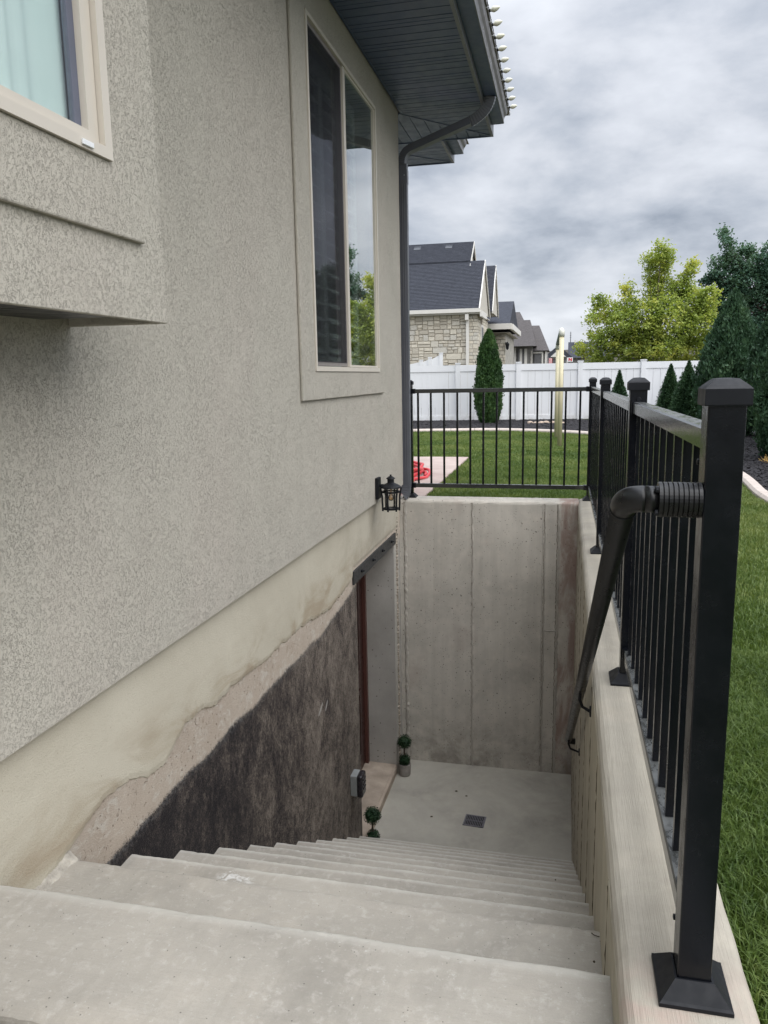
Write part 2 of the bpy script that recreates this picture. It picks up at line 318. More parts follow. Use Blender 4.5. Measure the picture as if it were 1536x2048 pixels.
def fence_mat():
    M = Mat('white_vinyl'); c = M.ramp(M.noise(0.9, 3, 0.6), (0.3, (0.74, 0.75, 0.77)), (0.7, (0.81, 0.82, 0.84)))
    g = M.math('MULTIPLY', M.step(M.z, -0.75, -1.05), M.step(M.noise(6, 5, 0.7), 0.35, 0.65, 0, 0.45)); c = M.mix(g, c, (0.42, 0.38, 0.32))
    st = M.noise(7, 4, 0.6, 0.2, M.vec((2, 2, 0.15))); c = M.mix(M.step(st, 0.5, 0.75, 0, 0.2), c, (0.6, 0.6, 0.58)); return M.end(M.bsdf(c, 0.38, None, 0.4))
MT = dict(
 stucco=stucco_mat(), parge=parge_mat(), found=foundation_mat(),
 conc=concrete_mat('formed_concrete', (0.50, 0.47, 0.42), stain=0.55, red=True),
 conc_side=concrete_mat('side_wall_concrete', (0.44, 0.405, 0.33), kind='side', pits=False, stain=0.8),
 cap=concrete_mat('broomed_concrete', (0.40, 0.368, 0.31), kind='cap', pits=False, stain=0.1),
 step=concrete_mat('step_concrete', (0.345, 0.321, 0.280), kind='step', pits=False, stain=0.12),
 floor=concrete_mat('floor_concrete', (0.36, 0.342, 0.30), kind='floor', pits=False, stain=0.08),
 seam=concrete_mat('seam_concrete', (0.40, 0.375, 0.335), kind='side', pits=False, stain=0.8),
 sill=simple('tan_sill_concrete', (0.36, 0.30, 0.245), 0.9, 0.2, 0.3, 5, 0.002, 90), dirt=simple('joint_dirt_and_shade', (0.085, 0.07, 0.05), 0.95, 0.1, 0.4, 40), bluegrey=simple('blue_grey_spacer', (0.13, 0.14, 0.19), 0.5), honey=simple('honeycombed_concrete', (0.3, 0.265, 0.22), 0.95, 0.1, 0.65, 70, 0.01, 90), lintel=simple('lintel_paint', (0.028, 0.029, 0.030), 0.5, 0.4, 0.2, 12), mortar=simple('mortar', (0.4, 0.37, 0.32), 0.9, 0.2, 0.25, 30, 0.004, 120),
 black=black_metal(), rail=dusty_metal(),
 rubber=simple('black_rubber', (0.0075, 0.0075, 0.008), 0.34, 0.35, 0.2, 12),
 vinyl=simple('almond_vinyl', (0.60, 0.55, 0.48), 0.4, 0.5, 0.03),
 vinyl_dark=simple('dark_gasket', (0.22, 0.2, 0.19), 0.5),  # dark grey for the left sash and drip edges
 wvinyl=fence_mat(),
 glass=glass_mat('window_glass', (0.84, 0.88, 0.86), 2.0), bayglass=glass_mat('bay_window_glass', (0.97, 1.0, 0.99), 1.5),
 lampglass=glass_mat('lamp_glass', (0.95, 0.95, 0.95), 1.5),
 screen=screen_mat(),
 louver=simple('louver_white', (0.62, 0.66, 0.63), 0.45, 0.5, 0.03),
 curtain=simple('sheer_curtain', (0.60, 0.675, 0.675), 0.9, 0.1, 0.03),
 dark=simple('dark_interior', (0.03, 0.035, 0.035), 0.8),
 soffit=simple('slate_blue_aluminium', (0.066, 0.094, 0.165), 0.42, 0.5, 0.07, 3),
 fascia=simple('grey_aluminium', (0.15, 0.158, 0.17), 0.42, 0.5, 0.05, 3),
 gutter=simple('bronze_grey_gutter', (0.15, 0.142, 0.145), 0.35, 0.5, 0.06, 3),
 spout=simple('grey_downspout', (0.10, 0.106, 0.125), 0.38, 0.5, 0.07, 5),
 bay_soffit=simple('bay_soffit_bronze', (0.04, 0.04, 0.042), 0.4, 0.5, 0.08, 5),
 bulb=simple('cream_bulb', (0.66, 0.65, 0.53), 0.3, 0.5, 0.03),
 clip=simple('clear_clip', (0.6, 0.62, 0.66), 0.3), shingle0=shingle_mat('roof_edge', (0.06, 0.055, 0.055)),
 door=simple('oxblood_paint', (0.032, 0.010, 0.008), 0.35, 0.5, 0.1), doortrim=simple('brown_jamb', (0.085, 0.034, 0.027), 0.45, 0.5, 0.1),
 plate=simple('painted_steel', (0.008, 0.009, 0.012), 0.5, 0.25, 0.15, 10), greybox=simple('grey_plastic', (0.22, 0.23, 0.23), 0.5),
 smoke=simple('smoked_plastic', (0.018, 0.016, 0.02), 0.25, 0.6), pot=simple('cement_pot', (0.26, 0.24, 0.22), 0.9, 0.2, 0.2, 20),
 stem=simple('twig', (0.06, 0.045, 0.03), 0.9), boxleaf=leaf_mat('box_leaves', (0.008, 0.022, 0.010), (0.016, 0.045, 0.018), (0.04, 0.085, 0.035), 20, 120, 0.15),
 iron=simple('cast_iron_grate', (0.13, 0.125, 0.145), 0.5, 0.5, 0.25, 40), pitdark=simple('drain_dark', (0.008, 0.008, 0.008), 0.9),
 soil=lawn_soil_mat(), patio=patio_mat(), far=simple('rough_ground', (0.09, 0.085, 0.06), 1.0, 0.1, 0.2, 0.1), hill=hill_mat(),
 grass=leaf_mat('grass_blades', (0.055, 0.10, 0.02), (0.125, 0.185, 0.044), (0.28, 0.315, 0.11), 1.1, 38, 0.35, 0.5, 0.35),
 mulch=simple('black_mulch', (0.022, 0.02, 0.022), 0.75, 0.3, 0.5, 60), mulch2=simple('mulch_bed', (0.012, 0.011, 0.012), 0.95, 0.1, 0.4, 30, 0.02, 60),
 curb=simple('pink_curb', (0.52, 0.45, 0.40), 0.85, 0.2, 0.1, 12, 0.002, 90),
 rock=simple('tan_rock', (0.42, 0.33, 0.26), 0.9, 0.2, 0.3, 5, 0.02, 20),
 maple=leaf_mat('maple_leaves', (0.16, 0.24, 0.05), (0.36, 0.44, 0.11), (0.62, 0.60, 0.15), 0.8, 3.2, 0.5),
 dkleaf=leaf_mat('dark_leaves', (0.03, 0.075, 0.055), (0.08, 0.155, 0.105), (0.17, 0.27, 0.17), 0.8, 3.0, 0.3),
 arbor=leaf_mat('cedar_sprays', (0.016, 0.042, 0.014), (0.045, 0.1, 0.03), (0.1, 0.18, 0.055), 1.4, 9, 0.2),
 arbor2=leaf_mat('tall_cedar_sprays', (0.02, 0.05, 0.026), (0.048, 0.10, 0.052), (0.10, 0.175, 0.085), 1.4, 8, 0.2),
 spruce=leaf_mat('spruce_needles', (0.018, 0.045, 0.022), (0.045, 0.095, 0.045), (0.09, 0.16, 0.075), 3.0, 16, 0.15),
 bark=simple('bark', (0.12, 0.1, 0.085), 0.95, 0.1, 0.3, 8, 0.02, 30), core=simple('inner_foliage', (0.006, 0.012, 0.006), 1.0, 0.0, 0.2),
 pole=simple('cream_pipe', (0.62, 0.56, 0.38), 0.4, 0.5, 0.05), polecap=simple('pale_fitting', (0.6, 0.6, 0.53), 0.5),
 hose=simple('red_hose', (0.62, 0.05, 0.06), 0.35, 0.5, 0.08), mesh=simple('grey_net', (0.2, 0.23, 0.22), 0.7),
 stone=stone_mat(), stonejoint=simple('stone_joint', (0.33, 0.3, 0.25), 0.95, 0.1), stone2=simple('grey_stone', (0.40, 0.385, 0.35), 0.9, 0.2, 0.3, 5, 0.05, 10),  # greyer stone for the rear wing and a strip on the farther house
 trim=simple('cream_trim', (0.68, 0.66, 0.62), 0.5, 0.4, 0.03), siding=simple('tan_siding', (0.52, 0.49, 0.43), 0.6, 0.3, 0.05),
 navyroof=shingle_mat('navy_shingles', (0.05, 0.054, 0.067)), greyroof=shingle_mat('grey_shingles', (0.10, 0.092, 0.092)),
 vent=simple('roof_vent', (0.05, 0.055, 0.065), 0.5), greywall=simple('grey_render', (0.2, 0.195, 0.19), 0.8), greydoor=simple('garage_grey', (0.14, 0.14, 0.145), 0.5),
 red=simple('flag_red', (0.6, 0.03, 0.04), 0.7), white=simple('flag_white', (0.8, 0.8, 0.8), 0.7), navy=simple('flag_navy', (0.03, 0.04, 0.1), 0.7),
 carpaint=simple('dark_car', (0.02, 0.022, 0.03), 0.2, 0.6), straw=simple('dry_sprig', (0.55, 0.36, 0.12), 0.8), steel=simple('galvanised', (0.3, 0.32, 0.36), 0.3, metal=0.8))
def bulb_glass():  # amber tinted bulb glass, unlit
    M = Mat('edison_bulb'); f = M.n('ShaderNodeFresnel'); f.inputs[0].default_value = 1.5
    t = M.n('ShaderNodeBsdfTransparent'); M.l((0.9, 0.72, 0.5), t.inputs[0]); g = M.n('ShaderNodeBsdfGlossy'); g.inputs['Roughness'].default_value = 0.05
    mx = M.n('ShaderNodeMixShader'); M.l(M.math('ADD', f.outputs[0], 0.15, True), mx.inputs[0]); M.l(t.outputs[0], mx.inputs[1]); M.l(g.outputs[0], mx.inputs[2]); return M.end(mx.outputs[0])
MT['edison'] = bulb_glass()

# ------------------------------------------------------------------ geometry kit
def pxw(px_, py_, Y):    # photo position at distance Y, used only to lay out natural shapes measured from the photograph
    v_ = Rt*(px_-768) - Up*(py_-1024) + Fw*1546.93; return v_*(Y/v_.y)
WLOC = {}
def tag(o, label=None, cat=None, group=None, kind=None):
    if label: o['label'] = label
    if cat: o['category'] = cat
    if group: o['group'] = group
    if kind: o['kind'] = kind
    return o
def thing(name, loc, label, cat, group=None):
    o = bpy.data.objects.new(name, None); COL.objects.link(o); o.location = loc; o.empty_display_size = 0.1
    WLOC[o] = Vector(loc); return tag(o, label, cat, group)
def link(name, me, mat, parent=None, at=None):
    """mesh in world coordinates -> object; a child's mesh is moved to its parent's origin"""
    if mat is not None and not me.materials: me.materials.append(mat if not isinstance(mat, str) else MT[mat])
    o = bpy.data.objects.new(name, me); COL.objects.link(o)
    base = WLOC.get(parent, Vector((0, 0, 0))) if parent else Vector((0, 0, 0))
    if at is not None:
        me.transform(Matrix.Translation(-Vector(at))); o.location = Vector(at) - base; WLOC[o] = Vector(at)
    else:
        if parent: me.transform(Matrix.Translation(-base))
        WLOC[o] = base
    if parent: o.parent = parent
    return o
def obj(name, bm, mat, parent=None, smooth=False, at=None):
    bmesh.ops.recalc_face_normals(bm, faces=bm.faces[:])
    me = bpy.data.meshes.new(name); bm.to_mesh(me); bm.free()
    if smooth: me.shade_smooth()
    return link(name, me, mat, parent, at)
def BM(): return bmesh.new()
def box(bm, x0, x1, y0, y1, z0, z1, bev=0.0, seg=2):
    vs = [bm.verts.new((x, y, z)) for x in (x0, x1) for y in (y0, y1) for z in (z0, z1)]
    fs = [(0, 1, 3, 2), (4, 6, 7, 5), (0, 4, 5, 1), (2, 3, 7, 6), (0, 2, 6, 4), (1, 5, 7, 3)]
    ff = [bm.faces.new([vs[i] for i in f]) for f in fs]
    if bev:
        ed = set()
        for f in ff: ed.update(f.edges)
        bmesh.ops.bevel(bm, geom=list(ed), offset=bev, segments=seg, affect='EDGES', profile=0.5)
    return vs
def prism(bm, pts, axis, a, b):
    """polygon pts (2-D) extruded along axis between a and b"""
    def P(p, t):
        return {'x': (t, p[0], p[1]), 'y': (p[0], t, p[1]), 'z': (p[0], p[1], t)}[axis]
    A = [bm.verts.new(P(p, a)) for p in pts]; B = [bm.verts.new(P(p, b)) for p in pts]
    n = len(pts); bm.faces.new(A); bm.faces.new(B[::-1])
    for i in range(n): bm.faces.new([A[i], A[(i+1) % n], B[(i+1) % n], B[i]])
def tube(bm, pts, r, n=12, cap=True, rect=None):
    pts = [Vector(p) for p in pts]; rings = []
    up = Vector((0, 0, 1)); prevu = None
    for i, p in enumerate(pts):
        d = (pts[min(i+1, len(pts)-1)] - pts[max(i-1, 0)]).normalized()
        u = prevu if prevu is not None else (up if abs(d.z) < 0.9 else Vector((0, 1, 0)))
        u = (u - d*u.dot(d)).normalized(); prevu = u; s = d.cross(u)
        rr = r[i] if isinstance(r, (list, tuple)) else r
        if rect:
            a, b = rect; off = [(-a, -b), (a, -b), (a, b), (-a, b)]
            rings.append([bm.verts.new(p + s*o0*rr + u*o1*rr) for o0, o1 in off])
        else:
            rings.append([bm.verts.new(p + (s*math.cos(2*PI*k/n) + u*math.sin(2*PI*k/n))*rr) for k in range(n)])
    for a, b in zip(rings[:-1], rings[1:]):
        k = len(a)
        for j in range(k): bm.faces.new([a[j], a[(j+1) % k], b[(j+1) % k], b[j]])
    if cap: bm.faces.new(rings[0][::-1]); bm.faces.new(rings[-1])
def lathe(bm, prof, c, n=20):
    rings = []
    for r, z in prof:
        if r < 1e-5: rings.append([bm.verts.new((c[0], c[1], c[2]+z))])
        else: rings.append([bm.verts.new((c[0]+r*math.cos(2*PI*k/n), c[1]+r*math.sin(2*PI*k/n), c[2]+z)) for k in range(n)])
    for a, b in zip(rings[:-1], rings[1:]):
        for j in range(n):
            q = [a[j % len(a)], a[(j+1) % len(a)], b[(j+1) % len(b)], b[j % len(b)]]
            u = []
            for t in q:
                if t not in u: u.append(t)
            if len(u) > 2: bm.faces.new(u)
def ring_x(bm, x0, x1, oy0, oy1, oz0, oz1, hy0, hy1, hz0, hz1):
    """rectangular ring (a wall with an opening) of thickness x0..x1, no inner seams"""
    O = [(oy0, oz0), (oy1, oz0), (oy1, oz1), (oy0, oz1)]; H = [(hy0, hz0), (hy1, hz0), (hy1, hz1), (hy0, hz1)]
    v = {}
    for nm, L in (('O', O), ('H', H)):
        for k, x in enumerate((x0, x1)): v[nm, k] = [bm.verts.new((x, p[0], p[1])) for p in L]
    for i in range(4):
        j = (i+1) % 4
        for k in (0, 1): bm.faces.new([v['O', k][i], v['O', k][j], v['H', k][j], v['H', k][i]])
        bm.faces.new([v['O', 0][i], v['O', 1][i], v['O', 1][j], v['O', 0][j]])
        bm.faces.new([v['H', 0][i], v['H', 1][i], v['H', 1][j], v['H', 0][j]])
def np_mesh(name, V, F):
    me = bpy.data.meshes.new(name); V = np.asarray(V, np.float32); F = np.asarray(F, np.int32)
    me.vertices.add(len(V)); me.vertices.foreach_set('co', V.ravel())
    k = F.shape[1]; me.loops.add(F.size); me.loops.foreach_set('vertex_index', F.ravel())
    me.polygons.add(len(F)); me.polygons.foreach_set('loop_start', np.arange(0, F.size, k, dtype=np.int32)); me.polygons.foreach_set('loop_total', np.full(len(F), k, np.int32))
    me.update(calc_edges=True); return me
def copy_tree(o, parent=None):
    c = o.copy(); COL.objects.link(c)
    if parent: c.parent = parent
    for ch in [k for k in bpy.data.objects if k.parent == o]: copy_tree(ch, c)
    return c
def dup(o, loc, parent=None):
    c = o.copy(); COL.objects.link(c); c.location = loc
    if parent is not None: c.parent = parent
    return c

# ================================================================== SETTING
XW, XS = -1.334, -1.294          # foundation face, stucco face
G = -1.06; FLOOR = -3.379
def xr(y): return 0.1124 + 0.0044*(y-1.5)
def zp(y): return -1.0 - 0.0042*(y-1.2)
def stepyz(k):
    if k == 1: return 1.38, -1.142
    if k == 2: return 1.737, -1.325
    return 1.4285 + 0.3086*(k-1), -1.1382 - 0.1867*(k-1)

# lawn and ground, with the stairwell left open
def sheet(name, rects, z, mat, kind='structure'):
    bm = BM()
    for x0, x1, y0, y1 in rects:
        bm.faces.new([bm.verts.new(p) for p in ((x0, y0, z), (x1, y0, z), (x1, y1, z), (x0, y1, z))])
    o = obj(name, bm, mat); tag(o, kind=kind); return o
sheet('lawn', [(0.30, 6, -6, 19.0), (-9, 0.30, 6.50, 19.0)], G, 'soil')
sheet('ground', [(-2500, 2500, 19.0, 3500), (6.0, 2500, -2500, 19.0), (-2500, 6, -2500, -6), (-2500, -9, -6, 19.0)], G-0.004, 'far')

# far hills
def hills():
    V = []; F = []; nx, ny = 90, 8
    for j in range(ny):
        for i in range(nx):
            X = -700 + 1800*i/(nx-1); Y = 820 + 60*j
            top = 33 - 0.02*max(0, X-60) + 2.2*math.sin(X*0.013) + 1.4*math.sin(X*0.041+1) - (8 if X < -60 else 0)*min(1, (-60-X)/200 if X < -60 else 0)
            V.append((X, Y, G-1 + (top+1.6)*math.sin(min(1, j/(ny-2))*PI/2)))
    for j in range(ny-1):
        for i in range(nx-1): F.append((j*nx+i, j*nx+i+1, (j+1)*nx+i+1, (j+1)*nx+i))
    me = np_mesh('hill', V, F); me.shade_smooth(); tag(link('hill', me, 'hill'), kind='structure')
hills()

# stairwell floor
bm = BM(); box(bm, XW-0.3, 0.5, 4.823, 6.6, FLOOR-0.3, FLOOR); o = obj('floor', bm, 'floor'); tag(o, kind='structure')

# ------------------------------------------------------------------ staircase
stair = thing('staircase', (-0.6, 1.38, FLOOR), 'flight of speckled grey concrete steps going down between house and side wall', 'stairs')
def profile_bar(name, ys, zs, x0, x1, mat, parent, nseg=110, jit=0.0012, lip=True):
    """closed (y,z) profile swept in x with a slightly uneven edge"""
    bm = BM(); rings = []; n = len(ys)
    for i in range(nseg+1):
        t = i/nseg; X = x0 + (x1(0) if callable(x1) else x1 - x0)*t if not callable(x1) else None
        ring = []; wob = 0.0007*math.sin(t*17+ys[0]*40)+0.0005*math.sin(t*41+ys[0]*13); chip = random.uniform(0.001, 0.003) if random.random() < 0.04 else 0.0
        for k in range(n):
            xe = x1(ys[k]) if callable(x1) else x1
            X = x0 + (xe-x0)*t; jy = random.uniform(-jit, jit); jz = random.uniform(-jit, jit)*0.4
            li = 0.009*math.exp(-(X-x0)/0.010) if lip and zs[k] > max(zs)-0.03 else 0
            top_ = zs[k] > max(zs)-0.012 and ys[k] > max(ys)-0.04; ring.append(bm.verts.new((X, ys[k]+jy+(wob-chip if ys[k] > max(ys)-0.012 else 0), zs[k]+jz+li+(wob*0.6-chip*0.5 if top_ and ys[k] > max(ys)-0.012 else 0))))
        rings.append(ring)
    for a, b in zip(rings[:-1], rings[1:]):
        for j in range(n): bm.faces.new([a[j], a[(j+1) % n], b[(j+1) % n], b[j]])
    bm.faces.new(rings[0][::-1]); bm.faces.new(rings[-1])
    return obj(name, bm, mat, parent)
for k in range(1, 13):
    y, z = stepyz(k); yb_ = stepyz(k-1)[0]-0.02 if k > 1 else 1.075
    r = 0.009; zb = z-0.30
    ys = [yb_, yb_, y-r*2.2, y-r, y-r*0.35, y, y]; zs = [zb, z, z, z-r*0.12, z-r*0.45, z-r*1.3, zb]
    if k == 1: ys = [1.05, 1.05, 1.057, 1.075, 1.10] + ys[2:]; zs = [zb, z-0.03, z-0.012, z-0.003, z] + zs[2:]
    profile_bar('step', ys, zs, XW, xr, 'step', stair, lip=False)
# the next slab towards the house walk, behind a dark joint
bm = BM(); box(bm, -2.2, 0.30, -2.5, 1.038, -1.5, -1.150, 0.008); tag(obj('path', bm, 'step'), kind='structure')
# ragged mortar fillet where the second step meets the foundation
bm = BM(); pr = None
for i in range(24):
    y = 1.38 + i*0.0155; zz = -1.312 + random.uniform(-0.003, 0.003)
    ring = [bm.verts.new((XW-0.01, y, zz+0.020+random.uniform(-.004, .004))), bm.verts.new((XW+0.013+random.uniform(-.002, .002), y, zz+random.uniform(-.002, .002))), bm.verts.new((XW+0.03+random.uniform(-.006, .006), y, -1.328)), bm.verts.new((XW-0.01, y, -1.34))]
    if pr:
        for j in range(3): bm.faces.new([pr[j], pr[j+1], ring[j+1], ring[j]])
    pr = ring
obj('mortar_fillet', bm, 'mortar', stair)

# ------------------------------------------------------------------ retaining walls
def round_wall(name, pts_fn, length_pts, mat, parent): pass
side = thing('retaining_wall', (0.22, 3.8, FLOOR), 'long pale concrete side wall with rounded broomed top carrying the black railing beside the lawn', 'wall')
Y0, Y1 = 1.085, 6.535
def wall_sweep(name, ya, yb_, xin, xout, ztop, zbot, r, mat, parent, nseg=60, jit=0.0012):
    bm = BM(); rings = []
    for i in range(nseg+1):
        y = ya + (yb_-ya)*i/nseg; xi, xo, zt = xin(y), xout(y), ztop(y)
        pull = 0.0
        if i == 0: pull = 0.03
        pr_ = [(xi, zbot), (xi, zt-r)]
        for a in range(1, 5): pr_.append((xi + r*(1-math.cos(a*PI/8)), zt - r + r*math.sin(a*PI/8)))
        for a in range(4): pr_.append((xo - r*(1-math.sin((4-a)*PI/8)) if False else xo - r + r*math.sin(a*PI/8), zt - r + r*math.cos(a*PI/8)))
        pr_ += [(xo, zt-r), (xo, zbot)]
        rings.append([bm.verts.new((p[0]+random.uniform(-jit, jit), y, p[1]+random.uniform(-jit, jit)*0.5)) for p in pr_])
    n = len(rings[0])
    for a, b in zip(rings[:-1], rings[1:]):
        for j in range(n): bm.faces.new([a[j], a[(j+1) % n], b[(j+1) % n], b[j]])
    e1 = bm.faces.new(rings[0][::-1]); bm.faces.new(rings[-1])
    bmesh.ops.bevel(bm, geom=list(e1.edges), offset=0.02, segments=3, affect='EDGES')
    return obj(name, bm, mat, parent, smooth=False)
o = wall_sweep('wall_body', Y0, Y1, lambda y: xr(y)+0.0012, lambda y: 0.326+0.001*(y-1), zp, -3.7, 0.03, 'cap', side)
gro = [1.085, 1.515, 2.09, 2.59, 3.19, 3.83, 4.55, 5.2, 5.8, 6.318]
for a, b in zip(gro[:-1], gro[1:]):       # board-formed panels with open joints
    bm = BM(); a2, b2 = a+0.0035, b-0.0035
    zt = zp(a)-0.036; nz = 16; cols = []
    for yy in (a2, b2):
        cc = []
        for i in range(nz+1):
            z = -3.6 + (zt+3.6)*i/nz; cc.append((yy+random.uniform(-0.0035, 0.0035), z))
        cols.append(cc)
    L = [[bm.verts.new((xr(c[0])+dx, c[0], c[1])) for c in cc] for cc in cols for dx in (0.0, 0.0035)]
    for i in range(nz):
        bm.faces.new([L[0][i], L[0][i+1], L[2][i+1], L[2][i]]); bm.faces.new([L[0][i], L[1][i], L[1][i+1], L[0][i+1]]); bm.faces.new([L[2][i], L[2][i+1], L[3][i+1], L[3][i]])
    bm.faces.new([L[0][nz], L[1][nz], L[3][nz], L[2][nz]])
    obj('form_panel', bm, 'conc_side', side)
for yg in gro[1:-1]:
    bm = BM(); pr = None
    for i in range(131):
        z = FLOOR + (zp(yg)-0.05-FLOOR)*i/130; dy = random.uniform(-0.0025, 0.0025); hh = random.uniform(0.0006, 0.0036)
        ring = [bm.verts.new((xr(yg)-b_+0.001, yg+a_+dy, z)) for a_, b_ in ((-0.006, 0), (0.0, hh), (0.005, 0))]
        if pr:
            for j in range(2): bm.faces.new([pr[j], pr[j+1], ring[j+1], ring[j]])
        pr = ring
    obj('joint_fin', bm, 'dirt', side)
back = thing('retaining_wall', (-0.6, 6.42, FLOOR), 'tall stained concrete end wall of the stairwell with vertical form seams and reddish right side', 'wall')
YB = 6.32
bm = BM(); rings = []
N = 40
for i in range(N+1):
    X = -1.60 + (xr(YB)+0.006+1.60)*i/N; zt = zp(6.4)+0.002; r = 0.028; pr_ = [(YB, FLOOR-0.2), (YB, zt-r)]
    for a in range(1, 5): pr_.append((YB + r*(1-math.cos(a*PI/8)), zt-r+r*math.sin(a*PI/8)))
    pr_ += [(6.52, zt), (6.535, zt-0.015), (6.535, FLOOR-0.2)]
    rings.append([bm.verts.new((X, p[0]+random.uniform(-.001, .001), p[1]+random.uniform(-.0008, .0008))) for p in pr_])
n = len(rings[0])
for a, b in zip(rings[:-1], rings[1:]):
    for j in range(n-1): bm.faces.new([a[j], a[j+1], b[j+1], b[j]])
obj('wall_body', bm, 'conc', back)
def ridge(name, x, w, parent, z0=FLOOR, z1=-1.04, depth=0.006, plane='y', pos=YB, mat='seam', n=90, rough=0.5):
    bm = BM(); pr = None
    for i in range(n+1):
        z = z0 + (z1-z0)*i/n; dx = random.uniform(-1, 1)*w*0.25*rough*2; hh = depth*(0.45+random.random()*0.8)
        q = [(x-w/2+dx, 0), (x-w*0.2+dx, hh), (x+w*0.25+dx, hh*0.8), (x+w/2+dx, 0)]
        ring = [bm.verts.new((a, pos-b+0.001, z) if plane == 'y' else (pos+b-0.001, a, z)) for a, b in q]
        if pr:
            for j in range(3): bm.faces.new([pr[j], pr[j+1], ring[j+1], ring[j]])
        pr = ring
    return obj(name, bm, mat, parent)
for sx, sw in ((-0.712, 0.02), (-0.121, 0.014), (-0.012, 0.022), (-1.285, 0.02)):
    ridge('seam_ridge', sx, sw, back, depth=0.009)
    ridge('seam_shade_line', sx-sw*0.6, 0.004, back, depth=0.002, mat='dirt', n=140, rough=1.5)  # thin dark strip painting the shade beside each seam ridge
ridge('seam_ridge', -1.285, 0.03, back, depth=0.01); ridge('seam_ridge', -0.14, 0.008, back, depth=0.004)
bm = BM(); pr = None
for i in range(20):
    X = -0.121 + i*0.0058; q = [(-2.115, 0), (-2.108, 0.005), (-2.1, 0)]
    ring = [bm.verts.new((X, YB-b+0.001, a+random.uniform(-.003, .003))) for a, b in q]
    if pr:
        for j in range(2): bm.faces.new([pr[j], pr[j+1], ring[j+1], ring[j]])
    pr = ring
obj('seam_ridge', bm, 'seam', back)

# ================================================================== HOUSE
house = thing('house', (-3.0, 3.0, G), 'beige stucco house at left with cream parged base, window, bay and slate blue eaves', 'house')
WY0, WY1, WZ0, WZ1 = 3.965, 5.435, 0.036, 1.785
bm = BM(); ring_x(bm, XS-0.16, XS, -3.0, 6.300, -0.893, 2.06, WY0, WY1, WZ0, WZ1)
o = obj('stucco_wall', bm, 'stucco', house)
bv = o.modifiers.new('edge', 'BEVEL'); bv.width = 0.008; bv.segments = 2; bv.limit_method = 'ANGLE'
bm = BM(); box(bm, -6, XS-0.161, 6.14, 6.299, -0.893, 2.06); box(bm, -1.89, -1.73, 6.301, 7.18, -0.893, 2.06); box(bm, -6, -1.89, 7.02, 7.18, -0.893, 2.06)
box(bm, -6.16, -6, -3.0, 7.18, -0.893, 2.06); box(bm, -6, XS-0.161, -3, -2.84, -0.893, 2.06)
obj('side_wall', bm, 'stucco', house)
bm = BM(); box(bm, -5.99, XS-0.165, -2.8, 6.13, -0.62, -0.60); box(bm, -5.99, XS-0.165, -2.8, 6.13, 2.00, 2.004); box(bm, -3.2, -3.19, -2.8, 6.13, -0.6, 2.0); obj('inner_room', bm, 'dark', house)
# raised stucco surround of the tall window
def ring_trim(oy0, oy1, oz0, oz1, hy0, hy1, hz0, hz1, x0, x1, parent):
    bm = BM(); ring_x(bm, x0, x1, oy0, oy1, oz0, oz1, hy0, hy1, hz0, hz1); o = obj('window_surround', bm, 'stucco', parent)
    b = o.modifiers.new('edge', 'BEVEL'); b.width = 0.006; b.segments = 2; b.limit_method = 'ANGLE'
ring_trim(3.750, 5.60, -0.115, 2.005, WY0, WY1, WZ0, WZ1, XS+0.0005, XS+0.017, house)
# tall window
win = link('window', bpy.data.meshes.new('window'), None, house)
bpy.data.objects.remove(win); 
XF = XS+0.017
bm = BM(); ring_x(bm, XF-0.05, XF+0.006, WY0, WY1, WZ0, WZ1, WY0+0.022, WY1-0.016, WZ0+0.026, WZ1-0.020)
win = obj('window', bm, 'vinyl', house)
def part_box(name, mat, parent, *b, bev=0.0):
    bm = BM(); box(bm, *b, bev); return obj(name, bm, mat, parent)
ymid = 4.655
part_box('mullion', 'vinyl', win, XF-0.045, XF+0.004, ymid-0.028, ymid+0.006, WZ0+0.028, WZ1-0.028)
part_box('mullion', 'vinyl', win, XF-0.045, XF-0.004, ymid+0.010, ymid+0.034, WZ0+0.028, WZ1-0.028)
bm = BM(); ring_x(bm, XF-0.040, XF-0.008, WY0+0.024, ymid-0.03, WZ0+0.030, WZ1-0.024, WY0+0.04, ymid-0.055, WZ0+0.055, WZ1-0.055); obj('sash', bm, 'vinyl_dark', win)
bm = BM(); ring_x(bm, XF-0.034, XF-0.004, ymid+0.036, WY1-0.018, WZ0+0.028, WZ1-0.022, ymid+0.045, WY1-0.028, WZ0+0.040, WZ1-0.032); obj('sash', bm, 'vinyl', win)
part_box('pane', 'glass', win, XF-0.012, XF-0.009, ymid+0.040, WY1-0.022, WZ0+0.034, WZ1-0.026)
part_box('pane', 'glass', win, XF-0.036, XF-0.032, WY0+0.045, ymid-0.05, WZ0+0.05, WZ1-0.05)
part_box('insect_screen', 'screen', win, XF-0.0055, XF-0.0045, WY0+0.025, ymid-0.05, WZ0+0.05, WZ1-0.05)
# plantation shutters inside
bm = BM()
for y0, y1 in ((3.99, 4.045), (4.60, 4.68), (5.36, 5.42)): box(bm, -1.44, -1.415, y0, y1, 0.05, 1.78)
for yy in ((4.045, 4.60), (4.68, 5.36)):
    box(bm, -1.44, -1.415, yy[0], yy[1], 0.05, 0.13); box(bm, -1.44, -1.415, yy[0], yy[1], 1.70, 1.78)
obj('shutter_frame', bm, 'louver', win)
lm = None
for i in range(17):
    z = 0.165 + i*0.093
    for y0, y1 in ((4.05, 4.595), (4.685, 5.355)):
        bm = BM(); box(bm, -0.038, 0.038, 0, y1-y0, -0.004, 0.004); bmesh.ops.rotate(bm, verts=bm.verts, cent=(0, 0, 0), matrix=Matrix.Rotation(math.radians(32), 3, 'Y'))
        bmesh.ops.translate(bm, verts=bm.verts, vec=(-1.428, y0, z)); obj('louver', bm, 'louver', win)

